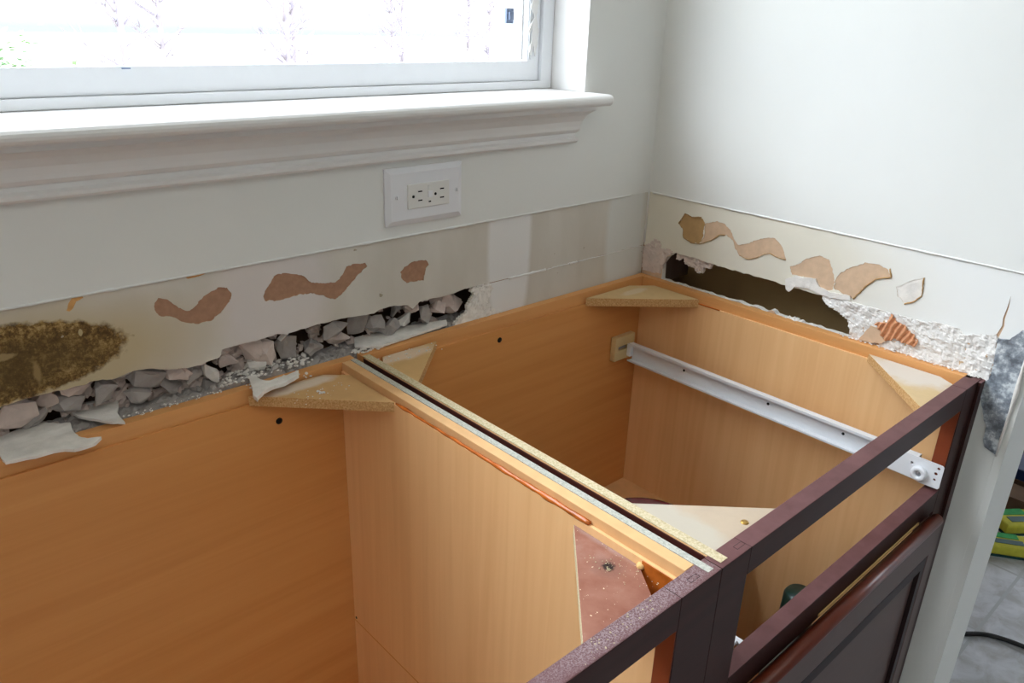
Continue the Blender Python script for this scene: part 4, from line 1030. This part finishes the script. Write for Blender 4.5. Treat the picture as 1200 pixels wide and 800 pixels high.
mb.prism([[(1.30, -0.88), (1.43, -0.88), (1.43, -0.34), (1.30, -0.34)], [(1.304, -0.876), (1.426, -0.876), (1.426, -0.344), (1.304, -0.344)]], 2, 0.0, 0.045)
mb.box((1.304, -0.876, 0.0), (1.426, -0.344, 0.004))
P('box_body', mb, M['cardboard'], bx)
P('flap', MB().box((1.298, -0.876, 0.0455), (1.39, -0.344, 0.048)), M['cardboard'], bx)
tb = empty('storage_tub', (1.68, -0.56, 0.0), 'blue plastic storage tub on the floor beyond the cardboard box', 'tub')
P('tub_body', MB().prism([[(1.46, -0.88), (1.9, -0.88), (1.9, -0.24), (1.46, -0.24)], [(1.465, -0.875), (1.895, -0.875), (1.895, -0.245), (1.465, -0.245)]], 2, 0.0, 0.06).box((1.465, -0.875, 0.0), (1.895, -0.245, 0.004)), M['blue'], tb, bevel=0.002)
P('tub_lid', MB().box((1.455, -0.885, 0.0603), (1.905, -0.235, 0.068)), M['blue'], tb, bevel=0.003)
cp = [(0.50, -0.42, 0.006), (0.56, -0.50, 0.006), (0.613, -0.548, 0.006), (0.667, -0.594, 0.006), (0.688, -0.633, 0.006), (0.699, -0.675, 0.006), (0.72, -0.76, 0.006), (0.80, -0.86, 0.006), (0.95, -0.93, 0.006)]
sm = []
for i in range(len(cp) - 1):
    p0, p1, p2, p3 = [Vector(cp[max(0, min(len(cp) - 1, i + k))]) for k in (-1, 0, 1, 2)]
    for t in [q / 8 for q in range(8)]:
        sm.append(0.5 * ((2 * p1) + (-p0 + p2) * t + (2 * p0 - 5 * p1 + 4 * p2 - p3) * t * t + (-p0 + 3 * p1 - 3 * p2 + p3) * t ** 3))
tag(MB().tube(sm, 0.0055, 10).build('power_cord', M['cord'], origin=(0.6, -0.55, 0)), 'black power cord curving over the grey floor tiles beyond the wall end', 'cord')

# ------------------------------------------------------------------ unseen ceiling panel, added to go with the fill lamp
cl = empty('added_ceiling_light', (-1.5, -1.9, 2.44), 'unseen square white light panel added above the kitchen', 'ceiling light')
P('frame', MB().prism([[(-2.12, -2.37), (-0.88, -2.37), (-0.88, -1.43), (-2.12, -1.43)], [(-2.1, -2.35), (-0.9, -2.35), (-0.9, -1.45), (-2.1, -1.45)]], 2, 2.41, 2.439), M['trim_white'], cl)
P('fill_panel', MB().box((-2.1, -2.35, 2.42), (-0.9, -1.45, 2.428)), M['fill_panel'], cl)

# ------------------------------------------------------------------ outdoors
MB().prism([(-30, 0.2), (60, 0.2), (60, 70), (-30, 70)], 2, -0.9, -0.8).build('ground', M['ground'])['kind'] = 'structure'
def tree(x, y, h, r, seed, label):
    rnd = random.Random(seed)
    t = empty('bare_tree', (x, y, -0.8), label, 'tree', 'bare trees outside the window')
    tk = MB().tube([(x, y, -0.8), (x + 0.05, y, h * 0.3), (x - 0.05 * rnd.random(), y, h * 0.6), (x + 0.1, y, h)], [r, r * 0.8, r * 0.55, r * 0.2], 10)
    tk.build('trunk', M['bark'], t)
    b = MB()
    for k in range(70):
        z = -0.3 + (h - 0.2) * rnd.random(); a = rnd.uniform(0, 2 * PI); L = rnd.uniform(0.35, 0.8)
        p = Vector((x, y, z)); d = Vector((math.cos(a), math.sin(a), rnd.uniform(0.2, 0.9))).normalized()
        q = p + d * L * 0.5 + Vector((0, 0, 0.1)); e_ = q + (d + Vector((rnd.uniform(-.5, .5), rnd.uniform(-.5, .5), .4))).normalized() * L * 0.5
        b.tube([p, q, e_], [0.014, 0.009, 0.003], 5)
        for _ in range(3):
            d2 = (d + Vector((rnd.uniform(-1, 1), rnd.uniform(-1, 1), rnd.uniform(0, 1)))).normalized()
            b.tube([q, q + d2 * L * 0.4], [0.006, 0.002], 4)
    b.build('branches', M['bark'], t)
rt_ = random.Random(21)
for i in range(10):
    x = 1.9 + i * 1.15
    tree(x, 8.5 + x * 0.25 + (1.7 if i % 2 else 0.0), rt_.uniform(4.5, 6.5), rt_.uniform(0.025, 0.05), i + 5, 'slender bare tree seen washed out through the window')
sh = empty('shrub', (0.75, 8.0, -0.8), 'pale green shrub outside, at the left edge of the window view', 'shrub')
mb = MB(); rnd = random.Random(3)
for _ in range(900):
    c = Vector((0.45 + rnd.gauss(0, 0.28), 8 + rnd.gauss(0, 0.25), 0.55 + rnd.gauss(0, 0.22))); a = rnd.uniform(0, PI); s_ = 0.05
    u = Vector((math.cos(a), math.sin(a), rnd.uniform(-.5, .5))) * s_; w_ = Vector((-math.sin(a), math.cos(a), rnd.uniform(-.5, .5))) * s_ * 0.5
    mb.add([c - u, c + w_, c + u, c - w_], [(0, 1, 2, 3)])
P('leaves', mb, M['leaf'], sh)
P('stems', MB().tube([(0.5, 8, -0.8), (0.45, 8, 0.6)], [0.04, 0.015], 8).tube([(0.5, 8, -0.6), (0.7, 8.1, 0.5)], [0.025, 0.01], 8), M['bark'], sh)
